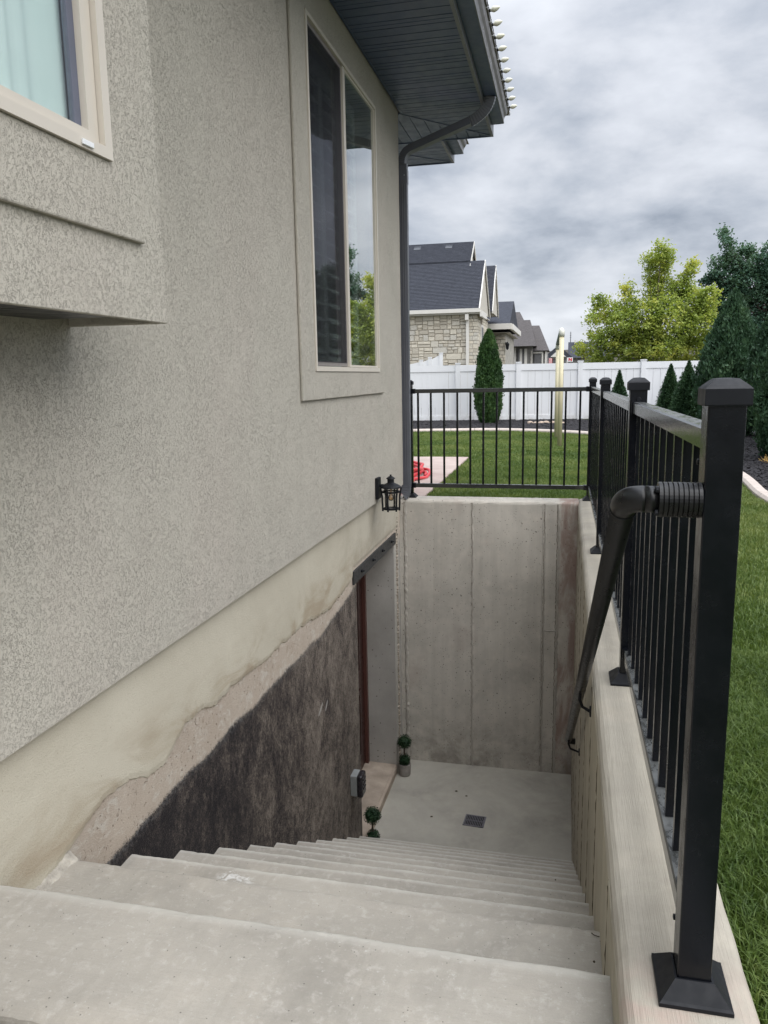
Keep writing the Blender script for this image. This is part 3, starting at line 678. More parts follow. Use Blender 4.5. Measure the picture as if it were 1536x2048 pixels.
# bay
XB, BY, BZ = -1.010, 1.894, 0.146
bay = link('bay', bpy.data.meshes.new('tmp'), None, house); bpy.data.objects.remove(bay)
bm = BM(); ring_x(bm, XB-0.014, XB, -1.6, BY, BZ, 2.005, -0.6, 1.655, 0.484, 1.75)
box(bm, XS+0.0005, XB-0.0145, BY-0.014, BY, BZ, 2.005); box(bm, XS+0.0005, XB-0.0145, -1.6, -1.586, BZ, 2.005)
bay = obj('bay_wall', bm, 'stucco', house)
bv = bay.modifiers.new('edge', 'BEVEL'); bv.width = 0.005; bv.segments = 2; bv.limit_method = 'ANGLE'
bm = BM(); ring_x(bm, XB+0.0005, XB+0.013, -0.72, 1.787, 0.328, 1.9, -0.6, 1.655, 0.484, 1.75); o = obj('window_surround', bm, 'stucco', house)
b = o.modifiers.new('edge', 'BEVEL'); b.width = 0.004; b.segments = 2; b.limit_method = 'ANGLE'
for i in range(11):       # underside panels of the bay, recessed between stucco lips
    y0 = -1.45 + i*0.293
    bm = BM(); box(bm, XS+0.001, XB-0.015, y0+0.003, min(y0+0.290, BY-0.016), BZ+0.012, BZ+0.02); obj('soffit_panel', bm, 'bay_soffit', bay)
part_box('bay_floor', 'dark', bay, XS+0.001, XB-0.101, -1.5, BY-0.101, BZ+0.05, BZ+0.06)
XQ = XB+0.013
bm = BM(); ring_x(bm, XQ-0.05, XQ+0.008, -0.6, 1.655, 0.484, 1.75, -0.57, 1.627, 0.508, 1.722); bw = obj('window', bm, 'vinyl', house); bw['label'] = 'bay window with pale curtain behind the glass'
bm = BM(); ring_x(bm, XQ-0.045, XQ-0.006, -0.568, 1.625, 0.510, 1.720, -0.54, 1.588, 0.532, 1.69); obj('sash', bm, 'vinyl', bw)
part_box('pane', 'bayglass', bw, XQ-0.03, XQ-0.026, -0.545, 1.593, 0.528, 1.695)
part_box('window_lock', 'wvinyl', bw, XQ+0.0085, XQ+0.013, 1.535, 1.575, 0.489, 0.500, bev=0.001)
bm = BM(); box(bm, XQ-0.034, XQ-0.022, 1.565, 1.590, 0.53, 1.69); obj('gasket', bm, 'bluegrey', bw)
bm = BM(); pr = None                 # curtain folds
for i in range(170):
    y = -0.55 + i*0.0128; X = XB-0.055 - 0.012*math.sin(y*34+math.sin(y*9)*1.3) - 0.01*math.sin(y*71)
    q = [bm.verts.new((X, y, z)) for z in (0.25, 1.1, 1.95)]
    if pr:
        for j in range(2): bm.faces.new([pr[j], pr[j+1], q[j+1], q[j]])
    pr = q
obj('curtain', bm, 'curtain', bw, smooth=True)

# foundation with the door opening
DY0, DY1, DZ1 = 4.883, 6.07, -1.36
def holed(bm):   # inner faces kept off each other
    ys = [-3, DY0, DY1, 6.322]; zs = [-3.7, DZ1, -0.889]
    v = {(i, j, k): bm.verts.new(((XW-0.27, XW)[k], ys[i], zs[j])) for i in range(4) for j in range(3) for k in range(2)}
    for k in (0, 1):
        for i in range(3):
            for j in range(2):
                if (i, j) != (1, 0): bm.faces.new([v[i, j, k], v[i+1, j, k], v[i+1, j+1, k], v[i, j+1, k]])
    for a, b in (((0, 0), (1, 0)), ((1, 0), (1, 1)), ((1, 1), (2, 1)), ((2, 1), (2, 0)), ((2, 0), (3, 0)), ((3, 0), (3, 1)), ((3, 1), (3, 2)), ((3, 2), (2, 2)), ((2, 2), (1, 2)), ((1, 2), (0, 2)), ((0, 2), (0, 1)), ((0, 1), (0, 0))):
        bm.faces.new([v[a[0], a[1], 0], v[b[0], b[1], 0], v[b[0], b[1], 1], v[a[0], a[1], 1]])
bm = BM(); holed(bm); obj('foundation_wall', bm, 'found', house)
# thin parging with its broken lower edge
pe = [(-3, -1.36), (1.2, -1.36), (1.58, -1.34), (1.66, -1.315), (1.72, -1.29), (1.80, -1.275), (1.87, -1.25), (1.99, -1.244), (2.10, -1.27), (2.2, -1.315), (2.28, -1.32), (2.36, -1.275), (2.44, -1.242), (2.56, -1.25), (2.69, -1.273), (2.85, -1.262), (3.08, -1.275), (3.22, -1.30), (3.36, -1.293), (3.55, -1.30), (3.73, -1.30), (3.95, -1.325), (4.27, -1.353), (4.5, -1.34), (4.72, -1.32), (4.80, -1.30)]
def pez(y):
    for (a, za), (b, zb) in zip(pe[:-1], pe[1:]):
        if a <= y <= b: return za + (zb-za)*(y-a)/(b-a)
    return -1.255
bm = BM(); pr = None; y = -3.0; nz_ = 0.0
while y <= 6.25:
    nz_ = nz_*0.7 + random.uniform(-0.006, 0.006)
    z0 = (pez(y) if y < 4.78 else -1.236) + (nz_ if 1.5 < y < 4.78 else nz_*0.3)
    th = 0.006 + 0.002*math.sin(y*5)
    q = [bm.verts.new((XW+0.0003, y, z0-0.004)), bm.verts.new((XW+th*0.8, y, z0)), bm.verts.new((XW+th+0.002, y, z0+0.02)), bm.verts.new((XW+0.009, y, -1.05)), bm.verts.new((XW+0.014, y, -0.885))]
    if pr:
        for j in range(4): bm.faces.new([pr[j], pr[j+1], q[j+1], q[j]])
    pr = q; y += 0.012 if y > 1.2 else 0.2
parge = obj('parging', bm, 'parge', house)
ridge('seam_ridge', 6.185, 0.05, house, z0=FLOOR, z1=-1.0, depth=0.012, plane='x', pos=XW, n=260, rough=0.5, mat='honey')
ridge('seam_ridge', 6.255, 0.012, house, z0=FLOOR, z1=-1.0, depth=0.005, plane='x', pos=XW, n=60)
ridge('seam_ridge', 6.115, 0.016, house, z0=FLOOR, z1=-1.1, depth=0.004, plane='x', pos=XW, n=60)
# door set back in the opening
door = part_box('door', 'door', house, -1.645, -1.60, DY0+0.04, DY1-0.05, -3.28, DZ1-0.03)
part_box('jamb', 'doortrim', door, -1.66, -1.575, DY1-0.046, DY1-0.003, -3.30, DZ1-0.002); part_box('jamb', 'doortrim', door, -1.66, -1.575, DY0+0.003, DY0+0.036, -3.30, DZ1-0.002)
part_box('door_head', 'doortrim', door, -1.66, -1.576, DY0+0.037, DY1-0.047, DZ1-0.028, DZ1-0.002)
for z0, z1 in ((-3.16, -2.55), (-2.42, -1.52)):
    bm = BM(); ring_x(bm, -1.599, -1.590, DY0+0.16, DY1-0.18, z0, z1, DY0+0.2, DY1-0.22, z0+0.04, z1-0.04); obj('panel_moulding', bm, 'door', door)
bm = BM(); prism(bm, [(XW-0.4, FLOOR-0.1), (XW+0.004, FLOOR-0.1), (XW+0.004, -3.315), (XW-0.012, -3.303), (XW-0.4, -3.29)], 'y', DY0+0.002, DY1-0.002); obj('threshold', bm, 'sill', house)
# steel lintel with four bolts
lin = part_box('lintel', 'lintel', house, XW+0.001, XW+0.016, 4.775, 6.088, -1.352, -1.262, bev=0.002)
bm = BM(); prism(bm, [(XW+0.0165, -1.350), (XW+0.001, -1.3535), (XW-0.26, -1.3585), (XW-0.26, -1.3525), (XW, -1.3525)], 'y', 4.885, 6.068); obj('lintel_flange', bm, 'lintel', lin)
for y in (4.957, 5.284, 5.586, 5.912):
    bm = BM()
    pts = [(y+0.011*math.cos(a*PI/3), -1.30+0.011*math.sin(a*PI/3)) for a in range(6)]; prism(bm, pts, 'x', XW+0.0163, XW+0.028)
    pts = [(y+0.005*math.cos(a*PI/4), -1.30+0.005*math.sin(a*PI/4)) for a in range(8)]; prism(bm, pts, 'x', XW+0.0282, XW+0.04); obj('bolt', bm, 'plate', lin)

# ------------------------------------------------------------------ eaves
ZS = 2.010; XE, YE = -0.63, 7.10; XE2, YE2 = -1.065, 7.83
roof = BM()
def slab(bm, pts, t):
    A = [bm.verts.new(p) for p in pts]; B = [bm.verts.new((p[0], p[1], p[2]+t)) for p in pts]; n = len(pts)
    bm.faces.new(A[::-1]); bm.faces.new(B)
    for i in range(n): bm.faces.new([A[i], A[(i+1) % n], B[(i+1) % n], B[i]])
slab(roof, [(-0.505, -3.5, 2.170), (-0.505, 7.12, 2.170), (-3.6, 7.12, 3.6), (-3.6, -3.5, 3.6)], 0.02)
slab(roof, [(-6.7, -3.5, 2.170), (-3.602, -3.5, 3.6), (-3.602, 7.12, 3.6), (-6.7, 7.12, 2.170)], 0.02)
slab(roof, [(-0.935, 7.125, 2.170), (-0.935, 7.86, 2.170), (-3.6, 7.86, 3.4), (-3.6, 7.125, 3.4)], 0.02)
rf = obj('roof', roof, 'shingle0', house)
# soffit panels laid across the eave, each with its groove
pitch = 0.098; y = -2.9; i = 0
while y < 6.33:
    bm = BM(); y1 = y+pitch; d = 0.0
    x1_ = XE-0.024; a = y+0.004; b = y1-0.004; c = (a+b)/2
    prism(bm, [(a, ZS), (b, ZS), (b, ZS+0.01), (a, ZS+0.01)] if i % 3 else [(a, ZS), (c-0.004, ZS), (c, ZS+0.004), (c+0.004, ZS), (b, ZS), (b, ZS+0.01), (a, ZS+0.01)], 'x', XS+0.018 if a > 1.9 or True else XB, x1_)
    obj('soffit_panel', bm, 'soffit', rf); y = y1; i += 1
ys0 = y
# mitred corner: panels turn through the diagonal
def diag_y(x): return 6.32 + (x-XS)*(YE-0.02-6.32)/(XE-0.02-XS)
yy = ys0
while yy < YE-0.03:
    xa = XS + (yy+0.003-6.32)/(YE-0.02-6.32)*(XE-0.02-XS)+0.006; xb = XS + (min(yy+pitch, YE-0.02)-0.003-6.32)/(YE-0.02-6.32)*(XE-0.02-XS)+0.006
    bm = BM(); q = [(xa, yy+0.003), (XE-0.024, yy+0.003), (XE-0.024, min(yy+pitch, YE-0.02)-0.003), (min(xb, XE-0.025), min(yy+pitch, YE-0.02)-0.003)]
    A = [bm.verts.new((p[0], p[1], ZS)) for p in q]; B = [bm.verts.new((p[0], p[1], ZS+0.01)) for p in q]
    bm.faces.new(A); bm.faces.new(B[::-1]); [bm.faces.new([A[k], A[(k+1) % 4], B[(k+1) % 4], B[k]]) for k in range(4)]
    obj('soffit_panel', bm, 'soffit', rf); yy += pitch
xx = -1.72
while xx < XE-0.06:
    a, b = xx+0.003, xx+pitch-0.003
    ya = max(6.31, diag_y(a)+0.01) if a > XS else 6.31; yb_ = max(6.31, diag_y(b)+0.01) if b > XS else 6.31
    if min(ya, yb_) < YE-0.03:
        bm = BM(); q = [(a, ya), (b, min(yb_, YE-0.025)), (b, YE-0.02), (a, YE-0.02)]
        A = [bm.verts.new((p[0], p[1], ZS)) for p in q]; B = [bm.verts.new((p[0], p[1], ZS+0.01)) for p in q]
        bm.faces.new(A); bm.faces.new(B[::-1]); [bm.faces.new([A[k], A[(k+1) % 4], B[(k+1) % 4], B[k]]) for k in range(4)]
        obj('soffit_panel', bm, 'soffit', rf)
    xx += pitch
bm = BM()            # mitre strip
A = Vector((XS, 6.32, ZS-0.004)); Bv = Vector((XE-0.02, YE-0.02, ZS-0.004)); dv = (Bv-A).normalized(); sv = Vector((-dv.y, dv.x, 0))*0.009
vs = [bm.verts.new(p) for p in (A-sv, Bv-sv, Bv+sv, A+sv)]; vt = [bm.verts.new(v_.co+Vector((0, 0, 0.012))) for v_ in vs]
bm.faces.new(vs); bm.faces.new(vt[::-1]); [bm.faces.new([vs[k], vs[(k+1) % 4], vt[(k+1) % 4], vt[k]]) for k in range(4)]
obj('mitre_strip', bm, 'soffit', rf)
# second, set-back eave
y = YE+0.015
while y < YE2-0.03:
    b = min(y+pitch, YE2-0.02)-0.003
    bm = BM(); box(bm, -1.728, XE2-0.024, y+0.003, b, ZS, ZS+0.01); obj('soffit_panel', bm, 'soffit', rf); y += pitch
bm = BM(); A = Vector((-1.73, 7.18, ZS-0.004)); Bv = Vector((XE2-0.02, YE2-0.02, ZS-0.004)); dv = (Bv-A).normalized(); sv = Vector((-dv.y, dv.x, 0))*0.008
vs = [bm.verts.new(p) for p in (A-sv, Bv-sv, Bv+sv, A+sv)]; vt = [bm.verts.new(v_.co+Vector((0, 0, 0.012))) for v_ in vs]
bm.faces.new(vs); bm.faces.new(vt[::-1]); [bm.faces.new([vs[k], vs[(k+1) % 4], vt[(k+1) % 4], vt[k]]) for k in range(4)]
obj('mitre_strip', bm, 'soffit', rf)
# J-trims, fascias
part_box('wall_trim', 'soffit', rf, XS+0.0178, XS+0.030, -2.9, 6.30, ZS-0.004, ZS-0.0005)
part_box('fascia', 'fascia', rf, XE-0.022, XE, -3.2, YE, ZS-0.006, 2.168)
part_box('fascia', 'soffit', rf, -1.72, XE-0.0225, YE-0.018, YE, ZS-0.006, 2.168)
part_box('fascia', 'fascia', rf, XE2-0.022, XE2, YE+0.002, YE2, ZS-0.006, 2.168)
part_box('fascia', 'soffit', rf, -1.9, XE2-0.0225, YE2-0.018, YE2, ZS-0.006, 2.168)
def gutter(x, ya, yb_, parent):
    ox = x+0.0015
    P = [(ox, 2.052), (ox+0.092, 2.052), (ox+0.098, 2.058), (ox+0.098, 2.085), (ox+0.104, 2.10), (ox+0.118, 2.118), (ox+0.126, 2.135), (ox+0.126, 2.160), (ox+0.116, 2.160), (ox+0.116, 2.137), (ox+0.092, 2.10), (ox+0.092, 2.058), (ox, 2.058)]
    bm = BM(); prism(bm, P, 'y', ya, yb_); obj('gutter', bm, 'gutter', parent)
    bm = BM(); box(bm, ox, ox+0.0915, ya, yb_-0.001, 2.0495, 2.0515); obj('gutter_bottom', bm, 'soffit', parent)
    bm = BM(); prism(bm, [(ox, 2.0525)] + P[1:8] + [(ox, 2.160)], 'y', yb_+0.0003, yb_+0.003); obj('gutter_end', bm, 'gutter', parent)
    bm = BM(); prism(bm, [(ox+0.0925, 2.0515), (ox+0.0985, 2.0515), (ox+0.1005, 2.0575), (ox+0.1005, 2.061), (ox+0.0983, 2.058), (ox+0.0925, 2.0515-0.0)][:5], 'y', ya, yb_-0.001); obj('gutter_lip', bm, 'fascia', parent)
gutter(XE, -3.2, 6.93, rf); gutter(XE2, YE+0.05, 7.72, rf)
part_box('drip_edge', 'vinyl_dark', rf, XE-0.01, XE+0.138, -3.4, YE+0.01, 2.1655, 2.1695); part_box('drip_edge', 'vinyl_dark', rf, XE2-0.01, XE2+0.138, YE+0.03, YE2+0.01, 2.1655, 2.1695)

# downspout with its two corrugated elbows
ds = thing('downspout', (-1.277, 6.35, -1.0), 'slate grey downspout running from the gutter across the eave and down the house corner', 'downspout')
def spout(name, pts, parent, corr=0, rect=(1.0, 0.72), r=0.037):
    bm = BM(); P = [Vector(p) for p in pts]
    if corr:
        # quadratic bend through the three points
        Q = []; Rl = []
        for i in range(corr+1):
            t = i/corr; Q.append((1-t)**2*P[0] + 2*t*(1-t)*P[1] + t*t*P[2]); Rl.append(r*(1.03 if i % 2 else 0.97))
        tube(bm, Q, Rl, rect=rect)
    else: tube(bm, P, r, rect=rect)
    return obj(name, bm, 'spout', parent)
pA = (-0.575, 6.25, 2.055); pB = (-0.60, 6.29, 1.95); pC = (-0.735, 6.31, 1.905)
pD = (-1.20, 6.347, 1.758); pE = (-1.274, 6.352, 1.735); pF = (-1.277, 6.352, 1.645)
spout('elbow', [pA, pB, pC], ds, 24); spout('pipe', [pC, pD], ds); spout('elbow', [pD, pE, pF], ds, 22)
spout('pipe', [pF, (-1.277, 6.352, -0.9)], ds, r=0.039)
spout('pipe', [(-1.277, 6.353, 1.60), (-1.277, 6.353, 1.50)], ds, r=0.0415); spout('elbow', [(-1.277, 6.352, -0.9), (-1.277, 6.352, -0.99), (-1.30, 6.345, -1.0)], ds, 12)
for dx in (-0.018, 0.0, 0.018):
    bm = BM(); box(bm, -1.277+dx-0.003, -1.277+dx+0.003, 6.3195, 6.3235, -0.88, 1.49); obj('rib', bm, 'spout', ds)
bm = BM(); lathe(bm, [(0.0, 0.006), (0.006, 0.005), (0.007, 0)], (0, 0, 0), 8); bmesh.ops.rotate(bm, verts=bm.verts, cent=(0, 0, 0), matrix=Matrix.Rotation(PI/2, 3, 'X'))
bmesh.ops.translate(bm, verts=bm.verts, vec=(-1.257, 6.325, 1.56)); obj('screw', bm, 'steel', ds)

# string of bulbs clipped to the gutter
sl_ = thing('string_lights', (-0.50, 5.0, 2.16), 'string of unlit cream pointed bulbs clipped along the gutter edge', 'string lights')
bulb_me = None; clip_me = None
by = [2.2+0.198*i for i in range(34)]
by = [y for y in by if y < 7.05]
for i, y in enumerate(by):
    tilt = random.uniform(-6, 6)
    if bulb_me is None:
        bm = BM(); lathe(bm, [(0.008, 0), (0.011, 0.006), (0.0165, 0.014), (0.018, 0.024), (0.0145, 0.04), (0.007, 0.054), (0.0, 0.062)], (0, 0, 0), 14)
        bulb_me = bpy.data.meshes.new('bulb'); bm.to_mesh(bulb_me); bm.free(); bulb_me.shade_smooth(); bulb_me.materials.append(MT['bulb'])
        bm = BM(); pts = [(0.011*math.cos(a), 0, 0.011*math.sin(a)) for a in np.linspace(-2.4, 2.2, 12)]; tube(bm, pts, 0.0022, 6); clip_me = bpy.data.meshes.new('clip'); bm.to_mesh(clip_me); bm.free(); clip_me.materials.append(MT['clip'])
        bm = BM(); lathe(bm, [(0.0, -0.022), (0.009, -0.022), (0.0095, 0.0), (0.0, 0.001)], (0, 0, 0), 10); sock_me = bpy.data.meshes.new('socket'); bm.to_mesh(sock_me); bm.free(); sock_me.materials.append(MT['plate'])
    for me, nm in ((bulb_me, 'bulb'), (sock_me, 'socket')):
        o = bpy.data.objects.new(nm, me); COL.objects.link(o); o.parent = sl_; o.location = (0.018, y-5.0, 0.020)
        o.rotation_euler = (math.radians(tilt), math.radians(78+tilt), 0); o.scale = (0.98, 0.98, 0.98)
    o = bpy.data.objects.new('clip', clip_me); COL.objects.link(o); o.parent = sl_; o.location = (0.006, y-5.0+0.1, 0.006)
bm = BM(); tube(bm, [(-0.49, y, 2.178+0.004*math.sin(y*43)) for y in np.arange(2.1, 7.06, 0.036)], 0.003, 5); obj('cable', bm, 'plate', sl_)

# ================================================================== WALL THINGS
# lantern
LX, LY = -1.188, 5.345
lamp = thing('wall_lantern', (XS, LY, -0.78), 'black barn style lantern with clear glass on the stucco above the stairwell', 'lantern')
part_box('back_plate', 'plate', lamp, XS+0.001, XS+0.024, LY-0.045, LY+0.045, -0.862, -0.708, bev=0.004)
bm = BM(); tube(bm, [(XS+0.02, LY, -0.765), (LX-0.03, LY, -0.765)], 0.010, 10); obj('arm', bm, 'plate', lamp)
bm = BM(); lathe(bm, [(0.0, 0.092), (0.007, 0.092), (0.007, 0.082), (0.012, 0.080), (0.030, 0.068), (0.033, 0.062), (0.024, 0.063), (0.024, 0.036), (0.028, 0.032), (0.050, 0.022), (0.072, 0.008), (0.076, 0.0), (0.072, -0.004), (0.06, -0.004), (0.0, 0.0)], (LX, LY, -0.778), 28); obj('lantern_cap', bm, 'plate', lamp, smooth=False)
bm = BM()
for zc_, r_ in ((-0.810, 0.063), (-0.932, 0.056)):
    prof = [(r_, -0.006), (r_, 0.006), (r_-0.006, 0.006), (r_-0.006, -0.006), (r_, -0.006)]; lathe(bm, prof, (LX, LY, zc_), 28)
for zc_ in (-0.93,): lathe(bm, [(0.0, -0.004), (0.05, -0.004), (0.05, 0.0), (0.0, 0.0)], (LX, LY, zc_), 24)
obj('lantern_ring', bm, 'plate', lamp)
for k in range(6):
    a = 2*PI*k/6+0.35; bm = BM()
    tube(bm, [(LX+0.074*math.cos(a), LY+0.074*math.sin(a), -0.782), (LX+0.064*math.cos(a), LY+0.064*math.sin(a), -0.84), (LX+0.060*math.cos(a), LY+0.060*math.sin(a), -0.948)], 0.006, rect=(1, 0.6)); obj('lantern_bar', bm, 'plate', lamp)
bm = BM(); lathe(bm, [(0.045, -0.148), (0.045, -0.01)], (LX, LY, -0.778), 24); obj('glass_cylinder', bm, 'lampglass', lamp, smooth=True)
bm = BM(); lathe(bm, [(0.0, -0.085), (0.012, -0.083), (0.0185, -0.07), (0.019, -0.06), (0.012, -0.04), (0.008, -0.03), (0.008, 0)], (LX, LY, -0.79), 16); obj('bulb', bm, 'edison', lamp, smooth=True)

# outdoor power box
eb = thing('power_box', (XW, 4.655, -2.69), 'grey outlet box with smoked weatherproof cover low on the black wall by the door', 'outlet box')
part_box('box_body', 'greybox', eb, XW+0.001, XW+0.045, 4.60, 4.70, -2.765, -2.62, bev=0.004)
bm = BM(); box(bm, XW+0.0455, XW+0.086, 4.598, 4.702, -2.775, -2.618, 0.014, 3); obj('cover', bm, 'smoke', eb)
for z in (-2.66, -2.69, -2.72): part_box('cover_rib', 'smoke', eb, XW+0.0865, XW+0.09, 4.62, 4.68, z, z+0.008)
bm = BM(); box(bm, XW+0.05, XW+0.06, 4.64, 4.66, -2.795, -2.7755); obj('latch', bm, 'smoke', eb)

# ------------------------------------------------------------------ topiaries
def topiary(loc, label, h=1.0):
    x, y, z = loc; t = thing('topiary', loc, label, 'topiary', 'double ball topiaries beside the basement door')
    bm = BM(); lathe(bm, [(0.0, 0.0), (0.046, 0.0), (0.050, 0.006), (0.053, 0.09), (0.055, 0.102), (0.050, 0.104), (0.047, 0.09), (0.0, 0.088)], loc, 20); obj('pot', bm, 'pot', t)
    bm = BM(); tube(bm, [(x, y, z+0.08), (x+0.003, y, z+0.15), (x-0.002, y, z+0.2), (x, y, z+0.3)], 0.006, 6); obj('stem', bm, 'stem', t)
    for cz, r, nm, dens in ((0.300, 0.064, 'leaf_ball', 1000), (0.135, 0.052, 'leaf_ball', 800)):
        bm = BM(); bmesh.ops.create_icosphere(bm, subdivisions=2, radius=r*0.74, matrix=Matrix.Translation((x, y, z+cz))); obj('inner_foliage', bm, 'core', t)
        V = []; F = []; c = np.array([x, y, z+cz])
        for i in range(dens):
            d = RS.normal(size=3); d /= np.linalg.norm(d); p = c + d*r*RS.uniform(0.72, 1.04)
            u = np.cross(d, RS.normal(size=3)); u /= np.linalg.norm(u); v_ = np.cross(d, u)+d*RS.uniform(-0.6, 0.9); s = RS.uniform(0.004, 0.008)
            k = len(V); V += [p-u*s*0.6, p+v_*s-u*0, p+u*s*0.6, p-v_*s]; F.append((k, k+1, k+2, k+3))
        link(nm, np_mesh(nm, V, F), 'boxleaf', t)
    return t
topiary((-1.262, 6.05, FLOOR+0.001), 'double ball topiary in grey pot in the far corner against the end wall')
topiary((-1.262, 4.90, FLOOR+0.001), 'double ball topiary at the foot of the steps below the outlet box, pot hidden')

# ------------------------------------------------------------------ drain
dr = thing('floor_drain', (-0.595, 5.455, FLOOR), 'small rectangular slotted drain grate set in the stairwell floor', 'drain')
def rotd(bm): bmesh.ops.rotate(bm, verts=bm.verts, cent=(-0.595, 5.455, 0), matrix=Matrix.Rotation(math.radians(-4), 3, 'Z'))
bm = BM(); box(bm, -0.673, -0.517, 5.382, 5.528, FLOOR+0.0005, FLOOR+0.0015); rotd(bm); obj('drain_shade_sheet', bm, 'pitdark', dr)  # flat black sheet paints the shade below the grate
bm = BM()
for a in ((-0.675, -0.665, 5.38, 5.53), (-0.525, -0.515, 5.38, 5.53), (-0.665, -0.525, 5.38, 5.39), (-0.665, -0.525, 5.52, 5.53), (-0.665, -0.525, 5.452, 5.459)): box(bm, a[0], a[1], a[2], a[3], FLOOR+0.001, FLOOR+0.007)
rotd(bm); obj('grate_frame', bm, 'iron', dr)
for i in range(11):
    X = -0.6575+i*0.0128; bm = BM(); box(bm, X-0.0024, X+0.0024, 5.3905, 5.5195, FLOOR+0.0018, FLOOR+0.0062); rotd(bm); obj('grate_bar', bm, 'iron', dr)
# fallen leaves on the floor
for i, (x_, y_, lb) in enumerate(((-0.79, 5.86, 'tiny curled dead leaf on the floor left of the drain, nearest the end wall'), (-0.70, 5.80, 'small brown leaf scrap on the floor between the drain and the end wall'), (-0.93, 5.45, 'dark leaf scrap on the floor left of the drain'))):
    bm = BM(); pr = [bm.verts.new((x_+0.012*math.cos(a)*random.uniform(.6, 1), y_+0.010*math.sin(a), FLOOR+0.002+0.004*abs(math.sin(a*2)))) for a in np.linspace(0, 2*PI, 8)[:-1]]; cc = bm.verts.new((x_, y_, FLOOR+0.001))
    for k in range(len(pr)): bm.faces.new([cc, pr[k], pr[(k+1) % len(pr)]])
    tag(obj('dead_leaf', bm, 'stem'), lb, 'leaf', 'dead leaves on the stairwell floor')

bm = BM(); tw = pxw(1190, 1872, 1.0); k_ = -1.325/tw.z; tw = tw*k_
tube(bm, [(tw.x-0.008, tw.y+0.007, -1.3235), (tw.x-0.002, tw.y, -1.3225), (tw.x+0.006, tw.y-0.003, -1.3225), (tw.x+0.010, tw.y-0.002, -1.3235)], 0.0011, 5); tag(obj('twig', bm, 'stem'), 'tiny curved dark twig on the second step near the right wall', 'twig')
for (qx_, qy_, kk, lb) in ((1188, 1924, 2, 'tiny dark crumb of dirt on the second step tread in front of the twig'), (1111, 1760, 5, 'small dark crumb lying on the fifth step near the right wall')):
    tw = pxw(qx_, qy_, 1.0); zz_ = stepyz(kk)[1]; tw = tw*(zz_/tw.z); bm = BM(); bmesh.ops.create_icosphere(bm, subdivisions=1, radius=0.003, matrix=Matrix.Translation((tw.x, tw.y, zz_+0.001))); tag(obj('dirt_crumb', bm, 'dirt'), lb, 'dirt')

# ================================================================== RAILING
PX = 0.226
rail = thing('railing', (PX, 1.205, -1.0), 'black metal railing along the side wall, four capped posts with square balusters', 'railing')
def post_bm(cx, y, zb, parent, small=1.0):
    h = 0.0257
    bm = BM(); box(bm, cx-h, cx+h, y-h, y+h, zb+0.012, zb+0.968, 0.0022, 2); p = obj('post', bm, 'black', parent, at=(cx, y, zb))
    bm = BM(); k = h+0.005
    def ringz(hh, z): return [bm.verts.new((cx+sx*hh, y+sy_*hh, z)) for sx, sy_ in ((-1, -1), (1, -1), (1, 1), (-1, 1))]
    R_ = [ringz(k, zb+0.951), ringz(k+0.0008, zb+0.953), ringz(k+0.0008, zb+0.975), ringz(k-0.004, zb+0.980), ringz(k-0.015, zb+0.989), ringz(0.006, zb+0.990)]
    for a, b in zip(R_[:-1], R_[1:]):
        for j in range(4): bm.faces.new([a[j], a[(j+1) % 4], b[(j+1) % 4], b[j]])
    bm.faces.new(R_[0][::-1]); bm.faces.new(R_[-1])
    obj('post_cap', bm, 'plate', p)
    bm = BM(); b0 = 0.056
    R_ = [ringz(b0, zb+0.0005), ringz(b0, zb+0.007), ringz(b0-0.004, zb+0.010), ringz(h+0.004, zb+0.034), ringz(h+0.0008, zb+0.034)]
    for a, b in zip(R_[:-1], R_[1:]):
        for j in range(4): bm.faces.new([a[j], a[(j+1) % 4], b[(j+1) % 4], b[j]])
    bm.faces.new(R_[0][::-1])
    obj('base_cover', bm, 'plate', p)
    return p
PY = [1.205, 2.545, 4.50, 6.455]
for i, y in enumerate(PY):
    p = post_bm(PX, y, zp(y)+0.0003, rail)
bm = BM()
lathe(bm, [(0.0, 0.003), (0.006, 0.003), (0.008, 0)], (0, 0, 0), 12); bmesh.ops.rotate(bm, verts=bm.verts, cent=(0, 0, 0), matrix=Matrix.Rotation(PI/2, 3, 'X')); bmesh.ops.translate(bm, verts=bm.verts, vec=(PX, PY[1]-0.0262, -0.082)); obj('bolt_head', bm, 'plate', rail)
ha, hb = 0.0175, 0.0165
for i in range(3):
    a, b = PY[i]+0.0262, PY[i+1]-0.0262
    for nm, zo, mt in (('top_rail', 0.883, 'rail'), ('bottom_rail', 0.086, 'rail')):
        bm = BM(); vs = []
        for y in (a, b):
            z = zp(y)+zo
            vs.append([bm.verts.new((PX+dx, y, z+dz)) for dx, dz in ((-ha, 0), (ha, 0), (ha, 0.030), (ha-0.003, 0.033), (-ha+0.003, 0.033), (-ha, 0.030))])
        for j in range(6): bm.faces.new([vs[0][j], vs[0][(j+1) % 6], vs[1][(j+1) % 6], vs[1][j]])
        bm.faces.new(vs[0][::-1]); bm.faces.new(vs[1]); obj(nm, bm, mt, rail)
        for yb_, s in ((a, 1), (b, -1)):     # mounting brackets hugging the rail ends
            bm = BM(); z = zp(yb_)+zo; y0, y1 = sorted((yb_+s*0.0003, yb_+s*0.022)); box(bm, PX-ha-0.004, PX+ha+0.004, y0, y1, z-0.004, z+0.0365); obj('rail_bracket', bm, 'black', rail)
    n = round((b-a)/0.1205); sp_ = (b-a)/n
    st = 0.5
    for k in range(n):
        y = a+sp_*(k+st); bm = BM(); h = 0.008; box(bm, PX-h, PX+h, y-h, y+h, zp(y)+0.120, zp(y)+0.8825)
        obj('baluster', bm, 'black', rail)
